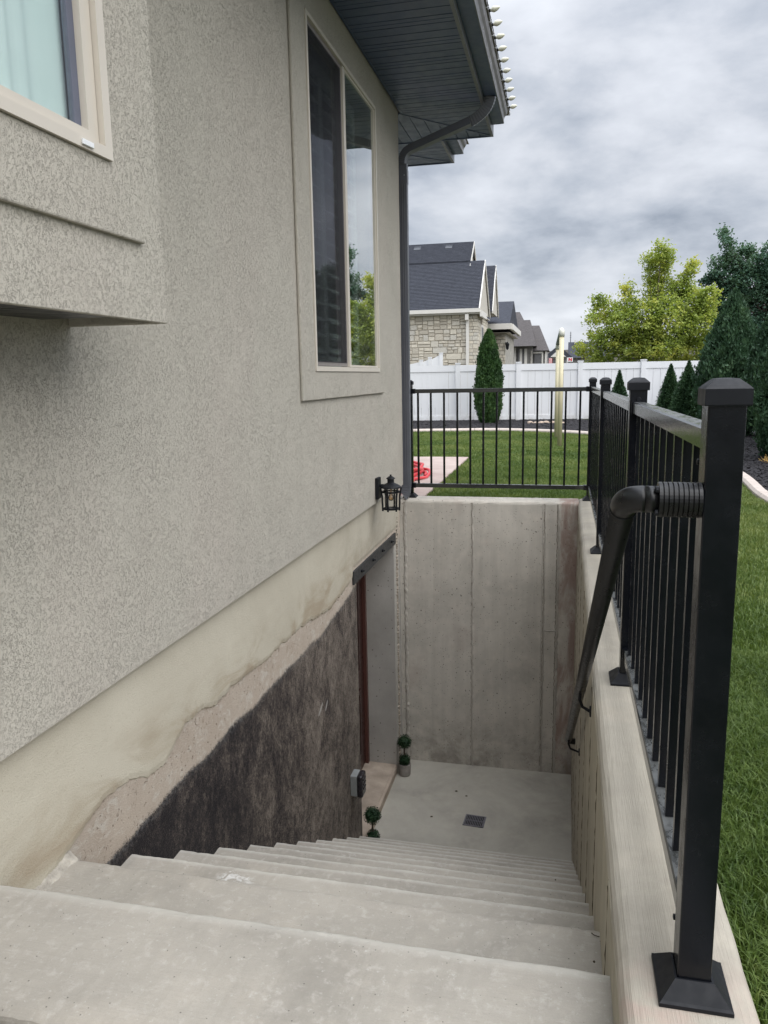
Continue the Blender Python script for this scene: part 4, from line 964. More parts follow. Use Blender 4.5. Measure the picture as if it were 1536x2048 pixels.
for y, z in ((1.2315, -0.135), (1.2315, -0.905)):
    bm = BM(); lathe(bm, [(0.0, 0.006), (0.005, 0.005), (0.005, 0)], (0, 0, 0), 8); bmesh.ops.rotate(bm, verts=bm.verts, cent=(0, 0, 0), matrix=Matrix.Rotation(-PI/2, 3, 'Y')); bmesh.ops.translate(bm, verts=bm.verts, vec=(PX-ha-0.004, y+0.012, z)); obj('bolt_head', bm, 'plate', rail)
# railing across the end wall
rb = thing('railing', (-0.5, 6.455, -1.02), 'black metal railing across the far end wall, from the house corner to the corner post', 'railing')
zb = zp(6.455)+0.0025
post_bm(-1.262, 6.455, zb, rb)
for nm, zo in (('top_rail', 0.880), ('bottom_rail', 0.086)):
    bm = BM(); x0, x1 = -1.262+0.0262, PX-0.0262
    box(bm, x0, x1, 6.455-ha, 6.455+ha, zb+zo, zb+zo+0.033, 0.002); obj(nm, bm, 'rail', rb)
    for a, b in ((x0+0.0005, x0+0.024), (x1-0.024, x1-0.0005)):
        bm = BM(); box(bm, a, b, 6.455-ha-0.004, 6.455+ha+0.004, zb+zo-0.004, zb+zo+0.037); obj('rail_bracket', bm, 'black', rb)
for X in (-1.189, -1.08, -0.969, -0.858, -0.749, -0.641, -0.532, -0.422, -0.314, -0.204, -0.092, 0.020, 0.133):
    bm = BM(); h = 0.008; box(bm, X-h, X+h, 6.455-h, 6.455+h, zb+0.1195, zb+0.8795); obj('baluster', bm, 'black', rb)

# ------------------------------------------------------------------ handrail
HX = 0.094; HZ = -0.186; HY = 1.195
hr = thing('handrail', (HX, 3.9, -1.9), 'black pipe handrail sloping down the side wall from a ribbed sleeve on the post', 'handrail')
bm = BM(); prof = []
for i in range(9):
    x0 = 0.0+i*0.0068; prof += [(0.0235, x0), (0.0262, x0+0.0008), (0.0262, x0+0.0056), (0.0235, x0+0.0064)]
prof = [(0.0, 0.0)] + prof + [(0.0, prof[-1][1])]
lathe(bm, prof, (0, 0, 0), 32); bmesh.ops.rotate(bm, verts=bm.verts, cent=(0, 0, 0), matrix=Matrix.Rotation(-PI/2, 3, 'Y')); bmesh.ops.translate(bm, verts=bm.verts, vec=(PX-0.0262, HY, HZ)); obj('rubber_sleeve', bm, 'rubber', hr)
for dz in (-0.017, 0.017):
    bm = BM(); lathe(bm, [(0.0, 0.006), (0.005, 0.004), (0.0055, 0)], (0, 0, 0), 8); bmesh.ops.rotate(bm, verts=bm.verts, cent=(0, 0, 0), matrix=Matrix.Rotation(-PI/2, 3, 'Y')); bmesh.ops.translate(bm, verts=bm.verts, vec=(PX-0.0262-0.0612, HY-0.016, HZ+dz)); obj('screw', bm, 'plate', hr)
bm = BM(); tube(bm, [(PX-0.0262-0.061, HY, HZ), (HX+0.027, HY, HZ)], 0.0200, 28); obj('pipe', bm, 'rubber', hr, smooth=True)
dn = Vector((-0.0098, 1, -0.622)).normalized(); c0 = Vector((HX, HY, HZ))
pts = []
for i in range(15):
    t = i/14; a = c0+Vector((0.028, 0, 0)); b = c0+Vector((-0.002, 0.002, 0.001)); c_ = c0+dn*0.034
    pts.append((1-t)**2*a+2*t*(1-t)*b+t*t*c_)
bm = BM(); tube(bm, pts, 0.0200, 28); obj('elbow', bm, 'rubber', hr, smooth=True)
end = c0+dn*((4.03-HY)/dn.y)
bm = BM(); tube(bm, [c0+dn*0.032, end], 0.0188, 28); obj('pipe', bm, 'rubber', hr, smooth=True)
bm = BM(); tube(bm, [c0+dn*0.0325, c0+dn*0.0345], 0.0212, 28); obj('collar', bm, 'plate', hr, smooth=True)
bm = BM(); tube(bm, [end, end+Vector((0.012, 0.006, -0.012)), end+Vector((0.036, 0.008, -0.014))], 0.017, 16); obj('elbow', bm, 'rubber', hr, smooth=True)
for yb_ in (2.62, 3.90):
    hx = HX-0.0098*(yb_-HY); pz = HZ-0.622*(yb_-HY); bm = BM(); W = Vector((xr(yb_), yb_, pz-0.085))
    tube(bm, [Vector((hx, yb_, pz-0.015)), Vector((hx-0.002, yb_, pz-0.045)), Vector((hx+0.008, yb_, pz-0.07)), W+Vector((-0.004, 0, 0))], 0.0055, 8); br = obj('bracket', bm, 'plate', hr)
    bm = BM(); lathe(bm, [(0.0, 0.006), (0.018, 0.005), (0.02, 0.001), (0.02, 0)], (0, 0, 0), 16); bmesh.ops.rotate(bm, verts=bm.verts, cent=(0, 0, 0), matrix=Matrix.Rotation(-PI/2, 3, 'Y')); bmesh.ops.translate(bm, verts=bm.verts, vec=W+Vector((-0.0005, 0, 0))); obj('mounting_plate', bm, 'plate', br)

# ================================================================== YARD
# patio slabs of stamped concrete
px = [-5.0, -3.2, -2.25, -1.176]; pyy = [6.545, 6.80, 8.2, 9.97]
bm = BM(); box(bm, -5.0, -1.18, 6.545, 9.96, G-0.1, G+0.004); pat = tag(obj('patio', bm, 'stonejoint'), kind='structure')
for a, b in zip(px[:-1], px[1:]):
    for c_, d in zip(pyy[:-1], pyy[1:]):
        bm = BM(); box(bm, a+0.003, b-0.003, c_+0.003, d-0.003, G, G+0.022, 0.004, 1); obj('slab', bm, 'patio', pat)
# hose coil
hs = thing('garden_hose', (-1.62, 7.9, G), 'loose coil of red garden hose lying on the patio behind the corner post', 'hose')
bm = BM(); pts = []
for i in range(150):
    a = i*0.21; r_ = 0.30-0.03*math.sin(i*0.13)-0.0003*i; pts.append((-1.68+r_*math.cos(a)*0.95+0.03*math.sin(i*0.05), 7.93+0.52*math.sin(a)*(1-0.001*i)+0.04*math.sin(i*0.11), G+0.036+0.022*(i//30)+0.008*math.sin(i)))
tube(bm, pts, 0.016, 8); obj('coil', bm, 'hose', hs, smooth=True)
bm = BM(); tube(bm, [(-1.45, 7.6, G+0.04), (-1.42, 7.3, G+0.04), (-1.40, 7.0, G+0.04), (-1.395, 6.75, G+0.04), (-1.42, 6.6, G+0.04)], 0.016, 8); obj('loose_end', bm, 'hose', hs, smooth=True)

# curb between lawn and mulch
curve = [(-4.6, 14.4), (-3.6, 14.62), (-2.78, 14.744), (-2.1, 14.86), (-1.17, 14.93), (-0.23, 14.55), (0.5, 13.93), (1.05, 13.0), (1.38, 12.0), (1.58, 11.0), (1.70, 10.0), (1.755, 9.0), (1.74, 8.0), (1.66, 6.9), (1.72, 5.8), (1.9, 4.6), (2.1, 3.2), (2.15, 1.0)]
def smooth_curve(P, n=6):
    out = []; P = [np.array(p) for p in P]
    for i in range(len(P)-1):
        p0, p1, p2, p3 = P[max(i-1, 0)], P[i], P[i+1], P[min(i+2, len(P)-1)]
        for k in range(n):
            t = k/n; out.append(0.5*((2*p1)+(-p0+p2)*t+(2*p0-5*p1+4*p2-p3)*t*t+(-p0+3*p1-3*p2+p3)*t**3))
    out.append(P[-1]); return out
cv = smooth_curve(curve)
cb = thing('garden_edging', (0.5, 13.9, G), 'pale pinkish concrete edging curving between lawn and black mulch bed', 'edging')
for s in range(0, len(cv)-1, 3):
    seg = cv[s:s+4]; bm = BM(); pr = None
    if len(seg) < 2: break
    for i, p in enumerate(seg):
        a = cv[max(s+i-1, 0)]; b = cv[min(s+i+1, len(cv)-1)]; d = (b-a)/np.linalg.norm(b-a); nn = np.array([d[1], -d[0]])*-1
        sh = d*(0.004 if i == 0 else (-0.004 if i == len(seg)-1 else 0))
        q = []
        for o_, zz in ((-0.055, -0.05), (-0.055, 0.03), (-0.035, 0.052), (0.03, 0.058), (0.052, 0.04), (0.055, -0.05)):
            q.append(bm.verts.new((p[0]+sh[0]+nn[0]*o_, p[1]+sh[1]+nn[1]*o_, G+zz)))
        if pr:
            for j in range(5): bm.faces.new([pr[j], pr[j+1], q[j+1], q[j]])
        else: bm.faces.new(q)
        pr = q
    bm.faces.new(pr[::-1]); obj('edging_block', bm, 'curb', cb)
# mulch
cvp = np.array(cv)
def side_of_curb(x, y):
    """True where the mulch is (outside the curb)"""
    inside = np.zeros(x.shape, bool); poly = np.vstack([cvp, [[-30, 1.0], [-30, 14.2]]])
    j = len(poly)-1
    for i in range(len(poly)):
        xi, yi = poly[i]; xj, yj = poly[j]
        c = ((yi > y) != (yj > y)) & (x < (xj-xi)*(y-yi)/(yj-yi+1e-12)+xi); inside ^= c; j = i
    return ~inside
def fence_y(x): return 18.25 + 0.11*x
bm = BM(); prev = None
for p in cv:
    far = (3.2, p[1]) if p[1] < 12.9 and p[0] > 1.0 else (p[0]*1.0, 18.6)
    q = [bm.verts.new((p[0], p[1], G+0.008)), bm.verts.new((max(far[0], p[0]+0.05) if far[1] == p[1] else far[0], far[1], G+0.012))]
    if prev: bm.faces.new([prev[0], prev[1], q[1], q[0]])
    prev = q
bm.faces.new([bm.verts.new(p) for p in ((0.9, 12.8, G+0.006), (3.3, 12.8, G+0.006), (3.3, 18.7, G+0.006), (0.9, 18.7, G+0.006))])
mb = obj('mulch_bed', bm, 'mulch2'); tag(mb, kind='structure')
def chips(n, xr_, yr_, smin, smax):
    x = RS.uniform(*xr_, n); y = RS.uniform(*yr_, n); ok = side_of_curb(x, y) & (y < 18.3) & (x < 3.1); x, y = x[ok], y[ok]
    keep = np.ones(len(x), bool)
    for p in cvp: keep &= (np.hypot(x-p[0], y-p[1]) > 0.075)
    return x[keep], y[keep], RS.uniform(smin, smax, keep.sum())
X1 = [chips(26000, (-3.4, 3.1), (12.5, 18.3), 0.018, 0.05), chips(14000, (1.6, 3.1), (5.0, 12.8), 0.012, 0.035)]
cx = np.concatenate([a[0] for a in X1]); cy_ = np.concatenate([a[1] for a in X1]); cs = np.concatenate([a[2] for a in X1]); n = len(cx)
t_ = RS.uniform(0, PI, n); el = RS.uniform(-0.4, 0.4, n); V = np.zeros((n, 6, 3)); 
ax = np.stack([np.cos(t_)*np.cos(el), np.sin(t_)*np.cos(el), np.sin(el)], 1); bx = np.stack([-np.sin(t_), np.cos(t_), RS.uniform(-.3, .3, n)], 1); cen = np.stack([cx, cy_, G+0.012+RS.uniform(0, 0.03, n)], 1)
S = cs[:, None]
V[:, 0] = cen+ax*S; V[:, 1] = cen-ax*S; V[:, 2] = cen+bx*S*0.4; V[:, 3] = cen-bx*S*0.4; V[:, 4] = cen+np.array([0, 0, 1])*S*0.3; V[:, 5] = cen-np.array([0, 0, 1])*S*0.3
idx = np.arange(n)[:, None]*6; F = np.concatenate([idx+np.array([f]) for f in ((0, 2, 4), (2, 1, 4), (1, 3, 4), (3, 0, 4))])
tag(link('mulch', np_mesh('mulch', V.reshape(-1, 3), F), 'mulch'), 'black wood mulch covering the planting bed', 'mulch', kind='stuff')

# grass
def blades(name, n, xr_, yr_, h0, h1, w, keepfn=None, lean=0.6):
    x = RS.uniform(*xr_, n); y = RS.uniform(*yr_, n)
    if keepfn is not None:
        k = keepfn(x, y); x, y = x[k], y[k]
    n = len(x); a = RS.uniform(0, 2*PI, n); cl = 0.55+0.9*(np.sin(x*9+np.sin(y*7))*np.sin(y*8+np.cos(x*6))*0.25+0.4)
    h = RS.uniform(h0, h1, n)*cl; ln = RS.uniform(0.1, lean, n); la = a+RS.uniform(-1.2, 1.2, n)+PI/2
    ww = w*RS.uniform(0.6, 1.3, n); base = np.stack([x, y, np.full(n, G-0.002)], 1); u = np.stack([np.cos(a), np.sin(a), np.zeros(n)], 1)*ww[:, None]
    L = np.stack([np.cos(la), np.sin(la), np.zeros(n)], 1)
    mid = base+L*(h*ln*0.35)[:, None]; mid[:, 2] += h*0.6; tip = base+L*(h*ln*1.1)[:, None]; tip[:, 2] += h*(1-ln*0.35)
    V = np.stack([base-u, base+u, mid+u*0.8, mid-u*0.8, tip], 1).reshape(-1, 3); i = np.arange(n)[:, None]*5
    T = np.concatenate([i+np.array([f]) for f in ((0, 1, 2), (0, 2, 3), (3, 2, 4))])
    return V, T
def lawn_keep(x, y):
    k = ~side_of_curb(x, y)
    for p in cvp: k &= np.hypot(x-p[0], y-p[1]) > 0.06
    k &= ~((x < -1.17+0.02*np.sin(y*19)) & (y > 6.4) & (y < 9.98)); k &= ~((x < 0.335) & (y < 6.545)); return k
parts = [blades('g', 95000, (0.335, 1.15), (1.1, 3.0), 0.028, 0.06, 0.0016, lawn_keep, 0.9),
         blades('g', 60000, (0.335, 1.9), (3.0, 6.6), 0.025, 0.05, 0.002, lawn_keep, 0.9),
         blades('g', 70000, (-1.3, 2.0), (6.5, 9.0), 0.02, 0.042, 0.0026, lawn_keep, 0.9),
         blades('g', 110000, (-3.2, 2.0), (9.0, 15.0), 0.018, 0.038, 0.0042, lawn_keep, 0.9)]
V = []; F = []; off = 0
for v_, t_ in parts: V.append(v_); F.append(t_+off); off += len(v_)
tag(link('grass', np_mesh('grass', np.concatenate(V), np.concatenate(F)), 'grass'), 'short green mown lawn grass around the stairwell', 'grass', kind='stuff')

# cream pipe frame
pf = thing('pipe_frame', (-0.03, 11.8, G), 'cream painted pipe frame with two poles standing in the lawn', 'pole frame')
bm = BM(); tube(bm, [(-0.042, 11.76, G-0.02), (-0.042, 11.76, 0.555)], 0.034, 14); obj('pole', bm, 'pole', pf, smooth=True)
bm = BM(); tube(bm, [(-0.105, 13.42, G-0.02), (-0.105, 13.42, 0.43)], 0.034, 14); obj('pole', bm, 'pole', pf, smooth=True)
bm = BM(); tube(bm, [(-0.042, 11.76, 0.53), (-0.042, 11.76, 0.60), (-0.046, 11.79, 0.622), (-0.05, 11.84, 0.62)], [0.041, 0.041, 0.038, 0.034], 14); obj('pipe_fitting', bm, 'polecap', pf, smooth=True)
bm = BM(); tube(bm, [(-0.105, 13.42, 0.40), (-0.105, 13.42, 0.455), (-0.105, 13.38, 0.49)], [0.041, 0.041, 0.036], 14); obj('pipe_fitting', bm, 'polecap', pf, smooth=True)
bm = BM(); tube(bm, [(-0.05, 11.82, 0.618), (-0.11, 13.38, 0.49)], 0.032, 12); obj('top_bar', bm, 'mesh', pf, smooth=True)

# ------------------------------------------------------------------ white fence
def fence_run(A, B, n, label, skip_first=False, bh=1.22, nb=8):
    A = np.array(A); B = np.array(B); d = (B-A); L = np.linalg.norm(d); u = d/L; nn = np.array([-u[1], u[0]])
    ft = thing('fence', (A[0], A[1], G), label, 'fence'); pl = L/n
    def bx(name, s0, s1, h0, h1, t, par, mat='wvinyl', bev=0):
        bm = BM(); box(bm, s0, s1, -t, t, h0, h1, bev)
        ang = math.atan2(u[1], u[0]); bmesh.ops.rotate(bm, verts=bm.verts, cent=(0, 0, 0), matrix=Matrix.Rotation(ang, 3, 'Z')); bmesh.ops.translate(bm, verts=bm.verts, vec=(A[0], A[1], G)); return obj(name, bm, mat, par)
    for i in range(n+1):
        s = i*pl
        if i == 0 and skip_first: continue
        p = bx('post', s-0.055, s+0.055, -0.05, bh+0.10, 0.055, ft); bx('post_cap', s-0.063, s+0.063, bh+0.1003, bh+0.125, 0.063, p)
    for i in range(n):
        s0, s1 = i*pl+0.056, (i+1)*pl-0.056
        bx('top_rail', s0, s1, bh-0.07, bh+0.075, 0.026, ft); bx('bottom_rail', s0, s1, 0.04, 0.14, 0.026, ft); bw_ = (s1-s0)/nb
        for k in range(nb): bx('board', s0+k*bw_+0.0025, s0+(k+1)*bw_-0.0025, 0.1403, bh-0.0703, 0.012, ft)
FA = (-5.12, 17.72); FB = (3.1, 18.62)
fence_run(FA, FB, 6, 'long white vinyl privacy fence along the back of the yard behind the mulch bed')
fence_run((3.1, 18.62), (3.1, 5.0), 9, 'white vinyl side fence mostly hidden behind the tall cedars at right', True)

# ------------------------------------------------------------------ plants
def spray_plant(name, loc, prof, n, mat, label, cat, size=(0.02, 0.05), up=0.8, group=None, lump=0.17, corescale=0.82, squash=1.0):
    """prof: (height, radius) pairs; many small upward sprays round a dark core"""
    t = thing(name, loc, label, cat, group); x, y, z = loc; hs_ = np.array([p[0] for p in prof]); rs_ = np.array([p[1] for p in prof])
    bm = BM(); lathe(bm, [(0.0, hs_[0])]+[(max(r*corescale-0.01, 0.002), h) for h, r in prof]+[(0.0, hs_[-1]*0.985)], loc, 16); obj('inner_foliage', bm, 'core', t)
    bm = BM(); tube(bm, [(x, y, z-0.03), (x, y, z+hs_[-1]*0.5)], 0.03, 8); obj('trunk', bm, 'bark', t)
    H = RS.uniform(hs_[0], hs_[-1], n*2); r = np.interp(H, hs_, rs_); k = RS.uniform(0, rs_.max(), n*2) < r+0.03; H, r = H[k][:n], r[k][:n]; n = len(H)
    a = RS.uniform(0, 2*PI, n); lum = 1+lump*(np.sin(a*5+H*7)*0.5+np.sin(a*9-H*13+1)*0.5+RS.normal(0, 0.35, n))
    rr = r*lum*RS.uniform(0.78, 1.03, n); P = np.stack([x+rr*np.cos(a), y+rr*np.sin(a)*squash, z+H], 1)
    out = np.stack([np.cos(a), np.sin(a), np.zeros(n)], 1); dirv = out*(1-up)+np.array([0, 0, up])+RS.normal(0, 0.28, (n, 3)); dirv /= np.linalg.norm(dirv, axis=1)[:, None]
    s = RS.uniform(*size, n)[:, None]; sd = np.cross(dirv, RS.normal(size=(n, 3))); sd /= np.linalg.norm(sd, axis=1)[:, None]
    V = np.stack([P-dirv*s*0.4, P+sd*s*0.32+dirv*s*0.2, P+dirv*s, P-sd*s*0.32+dirv*s*0.2], 1).reshape(-1, 3); F = np.arange(n)[:, None]*4+np.array([[0, 1, 2, 3]])
    link('foliage', np_mesh('foliage', V, F), mat, t); return t
zb0 = G+0.01
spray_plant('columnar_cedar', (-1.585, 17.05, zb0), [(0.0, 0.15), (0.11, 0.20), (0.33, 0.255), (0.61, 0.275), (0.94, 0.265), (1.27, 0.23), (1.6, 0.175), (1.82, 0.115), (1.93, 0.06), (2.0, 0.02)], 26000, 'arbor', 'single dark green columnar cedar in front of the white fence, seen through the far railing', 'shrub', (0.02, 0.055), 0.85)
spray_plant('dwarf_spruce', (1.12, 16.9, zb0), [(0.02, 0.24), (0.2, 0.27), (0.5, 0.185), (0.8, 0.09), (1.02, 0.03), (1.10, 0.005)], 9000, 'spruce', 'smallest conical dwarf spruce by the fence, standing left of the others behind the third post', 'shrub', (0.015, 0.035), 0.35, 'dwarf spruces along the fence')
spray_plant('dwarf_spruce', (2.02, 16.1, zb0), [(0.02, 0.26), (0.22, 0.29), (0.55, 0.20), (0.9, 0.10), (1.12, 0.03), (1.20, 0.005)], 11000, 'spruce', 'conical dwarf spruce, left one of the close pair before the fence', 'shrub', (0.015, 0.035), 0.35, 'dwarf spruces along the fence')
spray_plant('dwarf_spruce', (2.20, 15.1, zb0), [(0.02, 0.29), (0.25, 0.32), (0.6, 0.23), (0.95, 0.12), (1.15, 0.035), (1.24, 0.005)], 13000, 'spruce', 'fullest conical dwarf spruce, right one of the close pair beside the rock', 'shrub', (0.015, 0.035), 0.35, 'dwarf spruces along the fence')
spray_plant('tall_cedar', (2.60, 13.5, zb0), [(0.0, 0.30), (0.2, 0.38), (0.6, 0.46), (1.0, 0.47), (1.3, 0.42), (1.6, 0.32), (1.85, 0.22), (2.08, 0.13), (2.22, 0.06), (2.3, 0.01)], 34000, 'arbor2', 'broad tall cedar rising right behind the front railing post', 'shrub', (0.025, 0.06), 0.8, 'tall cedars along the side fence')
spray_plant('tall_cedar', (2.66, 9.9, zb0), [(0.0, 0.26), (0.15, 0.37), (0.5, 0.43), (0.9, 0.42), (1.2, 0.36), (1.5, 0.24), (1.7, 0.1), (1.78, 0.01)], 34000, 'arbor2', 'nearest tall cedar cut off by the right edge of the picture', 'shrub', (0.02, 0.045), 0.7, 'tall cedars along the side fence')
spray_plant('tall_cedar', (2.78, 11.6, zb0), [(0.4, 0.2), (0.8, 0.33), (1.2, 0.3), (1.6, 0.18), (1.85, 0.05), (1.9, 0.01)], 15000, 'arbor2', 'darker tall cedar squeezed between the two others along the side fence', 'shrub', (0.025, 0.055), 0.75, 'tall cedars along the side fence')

def leaf_tree(name, loc, trunk_top, lobes, nper, size, mat, label, limbs=True, up=0.3):
    """lobes: (cx,cy,cz,rx,ry,rz); leaves fill clumps gathered round twigs"""
    t = thing(name, loc, label, 'tree'); bm = BM(); x, y, z = loc
    tube(bm, [(x, y, z-0.05), (x+0.02, y, z+(trunk_top-z)*0.5), (x, y, trunk_top)], [0.11, 0.09, 0.06], 10)
    tr = obj('trunk', bm, 'bark', t); bm = BM(); V = []; F = []; off = 0
    for (cx_, cyy, cz, rx, ry, rz) in lobes:
        vol = rx*ry*rz; nc = max(14, int(nper*(rx*rz)*22)); 
        st = Vector((x, y, min(trunk_top, cz-rz*0.2))); en = Vector((cx_, cyy, cz+rz*0.5)); md = (st+en)/2+Vector((random.uniform(-.1, .1), 0, -0.1))
        tube(bm, [st, md, en], [0.03, 0.016, 0.005], 6)
        d = RS.normal(size=(nc, 3)); d /= np.linalg.norm(d, axis=1)[:, None]; rad = RS.uniform(0.25, 1.0, nc)**0.5
        C = np.array([cx_, cyy, cz])+d*rad[:, None]*np.array([rx, ry, rz])
        for c in C:
            k = RS.randint(14, 26); s = RS.uniform(0.05, 0.12); P = c+RS.normal(0, s, (k, 3))*np.array([1, 1, 0.8])
            nrm = RS.normal(size=(k, 3)); nrm[:, 2] = np.abs(nrm[:, 2])+up; nrm /= np.linalg.norm(nrm, axis=1)[:, None]
            u = np.cross(nrm, RS.normal(size=(k, 3))); u /= np.linalg.norm(u, axis=1)[:, None]; w_ = np.cross(nrm, u); sz = RS.uniform(size*0.6, size*1.2, k)[:, None]
            dr_ = nrm*sz*0.25
            Q = np.stack([P-u*sz, P-u*sz*0.1+w_*sz*0.62-dr_, P+u*sz, P-u*sz*0.1-w_*sz*0.62-dr_], 1).reshape(-1, 3); V.append(Q); F.append(np.arange(k)[:, None]*4+np.array([[0, 1, 2, 3]])+off); off += 4*k
    obj('limbs', bm, 'bark', t)
    link('crown', np_mesh('crown', np.concatenate(V), np.concatenate(F)), mat, t); return t
def lobes_at(Y, L, dep=0.9):
    out = []
    for i, (a, b, rx, rz) in enumerate(L):
        p = pxw(a, b, Y+random.uniform(-0.35, 0.35)); s = Y/1547; out.append((p.x, p.y, p.z, rx*s, max(rx*s*dep, 0.2), rz*s))
    return out
ML = [(1322, 505, 12, 20), (1312, 540, 22, 28), (1335, 520, 10, 22), (1300, 520, 12, 12), (1318, 585, 30, 40), (1375, 545, 14, 14), (1388, 530, 8, 10), (1360, 575, 22, 24), (1255, 580, 10, 16), (1262, 605, 16, 18), (1200, 600, 14, 12), (1215, 625, 28, 22), (1185, 640, 14, 12), (1245, 645, 32, 28), (1290, 640, 38, 40), (1340, 640, 40, 44), (1385, 610, 34, 34), (1415, 600, 20, 26), (1400, 655, 36, 40), (1222, 680, 34, 22), (1195, 672, 16, 12), (1265, 695, 45, 30), (1320, 700, 50, 26), (1385, 705, 48, 26), (1420, 690, 18, 30), (1170, 700, 20, 14), (1200, 715, 28, 14)]
leaf_tree('maple_tree', (2.7, 25.0, G), 0.6, lobes_at(25.0, ML), 19, 0.046, 'maple', 'bright yellow green maple standing behind the white fence')
DL = [(1447, 465, 6, 8), (1455, 485, 7, 10), (1460, 505, 10, 14), (1500, 505, 14, 12), (1478, 520, 26, 22), (1440, 525, 16, 14), (1520, 530, 24, 22), (1455, 555, 30, 28), (1500, 565, 36, 34), (1430, 550, 14, 10), (1412, 563, 10, 6), (1538, 560, 20, 40), (1465, 600, 34, 34), (1515, 620, 36, 40), (1440, 620, 22, 30), (1540, 500, 12, 14), (1530, 690, 36, 46), (1480, 680, 36, 46), (1560, 600, 40, 60), (1590, 560, 40, 50), (1600, 660, 50, 60)]
leaf_tree('shade_tree', (6.3, 27.0, G), 1.2, lobes_at(27.0, DL), 17, 0.05, 'dkleaf', 'dark blue green shade tree at the right edge, tallest behind the fence')

# rocks
def rock(loc, sx, sy_, sz, label, group=None):
    bm = BM(); bmesh.ops.create_icosphere(bm, subdivisions=2, radius=1)
    for v_ in bm.verts:
        k = 1+0.16*math.sin(v_.co.x*5+loc[0])*math.cos(v_.co.y*4)+random.uniform(-.06, .06); v_.co = Vector((v_.co.x*sx*k+loc[0], v_.co.y*sy_*k+loc[1], max(v_.co.z, -0.3)*sz*k+loc[2]))
    o = obj('rock', bm, 'rock'); tag(o, label, 'rock', group)
rock((2.32, 14.35, G+0.07), 0.16, 0.13, 0.11, 'rounded tan rock in the mulch beside the fuller dwarf spruce')
bm = BM()
for i in range(7):
    b2 = bmesh.new(); bmesh.ops.create_icosphere(b2, subdivisions=2, radius=1)
    cx0, cy0 = -0.68+0.115*i+random.uniform(-.02, .02), 16.9+random.uniform(-.1, .1); hz0 = random.uniform(0.03, 0.06)
    for v_ in b2.verts: v_.co = Vector((cx0+v_.co.x*random.uniform(.06, .08), cy0+v_.co.y*0.07, G+0.03+max(v_.co.z, -0.3)*hz0))
    me_ = bpy.data.meshes.new('t'); b2.to_mesh(me_); b2.free(); bm.from_mesh(me_); bpy.data.meshes.remove(me_)
tag(obj('rock_heap', bm, 'rock'), 'low heap of broken pale tan stone at the fence foot behind the cream poles', 'rocks')
bm = BM()
for i in range(26):
    a = random.uniform(0, PI); L_ = random.uniform(0.04, 0.1); bx_, by_ = 2.28+random.uniform(-.03, .04), 9.55+random.uniform(-.05, .05)
    tube(bm, [(bx_, by_, G+0.02), (bx_+L_*math.cos(a), by_+random.uniform(-.03, .03), G+0.02+L_*math.sin(a))], [0.004, 0.0015], 4)
tag(obj('dry_sprig', bm, 'straw'), 'dry orange brown sprig at the foot of the nearest tall cedar', 'twig')

# ================================================================== NEIGHBOURS
nh = thing('neighbour_house', (-6.0, 33.0, G), 'neighbouring pale stone house with steep dark navy roof behind the white fence', 'house')
NX = -3.245
part_box('stone_backing', 'stonejoint', nh, -10.0, NX, 30.0, 34.0, G-0.1, 2.27)
# ashlar stones on the front wall, laid by recursive splitting
def ashlar(x0, x1, z0, z1, out):
    wq, hq = x1-x0, z1-z0
    if (wq > 0.62 or (wq > 0.34 and random.random() < 0.42)) and wq > 0.26:
        s = x0+wq*random.uniform(0.35, 0.65); ashlar(x0, s, z0, z1, out); ashlar(s, x1, z0, z1, out)
    elif hq > 0.30 or (hq > 0.2 and random.random() < 0.62):
        s = z0+hq*random.uniform(0.36, 0.64); ashlar(x0, x1, z0, s, out); ashlar(x0, x1, s, z1, out)
    else: out.append((x0, x1, z0, z1))
st_ = []
zz = 0.02
while zz < 2.05:
    hh = random.choice((0.24, 0.34, 0.42)); 
    if zz+hh > 2.0: hh = 2.27-zz
    xx_ = NX-3.2
    while xx_ < NX-0.36:
        ww_ = random.uniform(0.45, 1.0); ww_ = min(ww_, NX-0.36-xx_); ashlar(xx_, xx_+ww_, zz, zz+hh, st_); xx_ += ww_
    zz += hh
unit = None
for (a, b, c_, d) in st_:
    if b-a < 0.05: continue
    g_ = 0.007; bm = BM(); pr0 = random.uniform(0.025, 0.045); ch = 0.012
    A = [(a+g_, c_+g_), (b-g_, c_+g_), (b-g_, d-g_), (a+g_, d-g_)]; B = [(a+g_+ch, c_+g_+ch), (b-g_-ch, c_+g_+ch), (b-g_-ch, d-g_-ch), (a+g_+ch, d-g_-ch)]
    va = [bm.verts.new((p[0], 29.999, p[1])) for p in A]; vb = [bm.verts.new((p[0], 30-pr0+random.uniform(-.006, .006), p[1])) for p in B]
    for k in range(4): bm.faces.new([va[k], va[(k+1) % 4], vb[(k+1) % 4], vb[k]])
    bm.faces.new(vb); o = obj('stone', bm, 'stone', nh)
# quoin column right of the downspout and the receding side wall
z = 0.0; k = 0
while z < 2.24:
    h = random.uniform(0.10, 0.2); h = min(h, 2.25-z)
    part_box('stone', 'stone', nh, NX-0.30, NX-0.12-0.04*(k % 2), 29.955, 29.998, z+0.008, z+h-0.008); part_box('stone', 'stone', nh, NX-0.11-0.04*(k % 2), NX+0.03, 29.95, 29.998, z+0.008, z+h-0.008)
    yq = 30.03
    while yq < 33.9:
        d = random.uniform(0.3, 0.7); 
        if not (31.0 < yq+d/2 < 31.9) : part_box('stone', 'stone', nh, NX+0.001, NX+0.035, yq+0.01, min(yq+d, 33.98)-0.01, z+0.008, z+h-0.008)
        yq += d
    z += h; k += 1
nwin = part_box('window', 'trim', nh, NX+0.002, NX+0.07, 31.05, 31.85, 0.35, 1.95); part_box('pane', 'greydoor', nwin, NX+0.0705, NX+0.08, 31.15, 31.75, 0.45, 1.85)
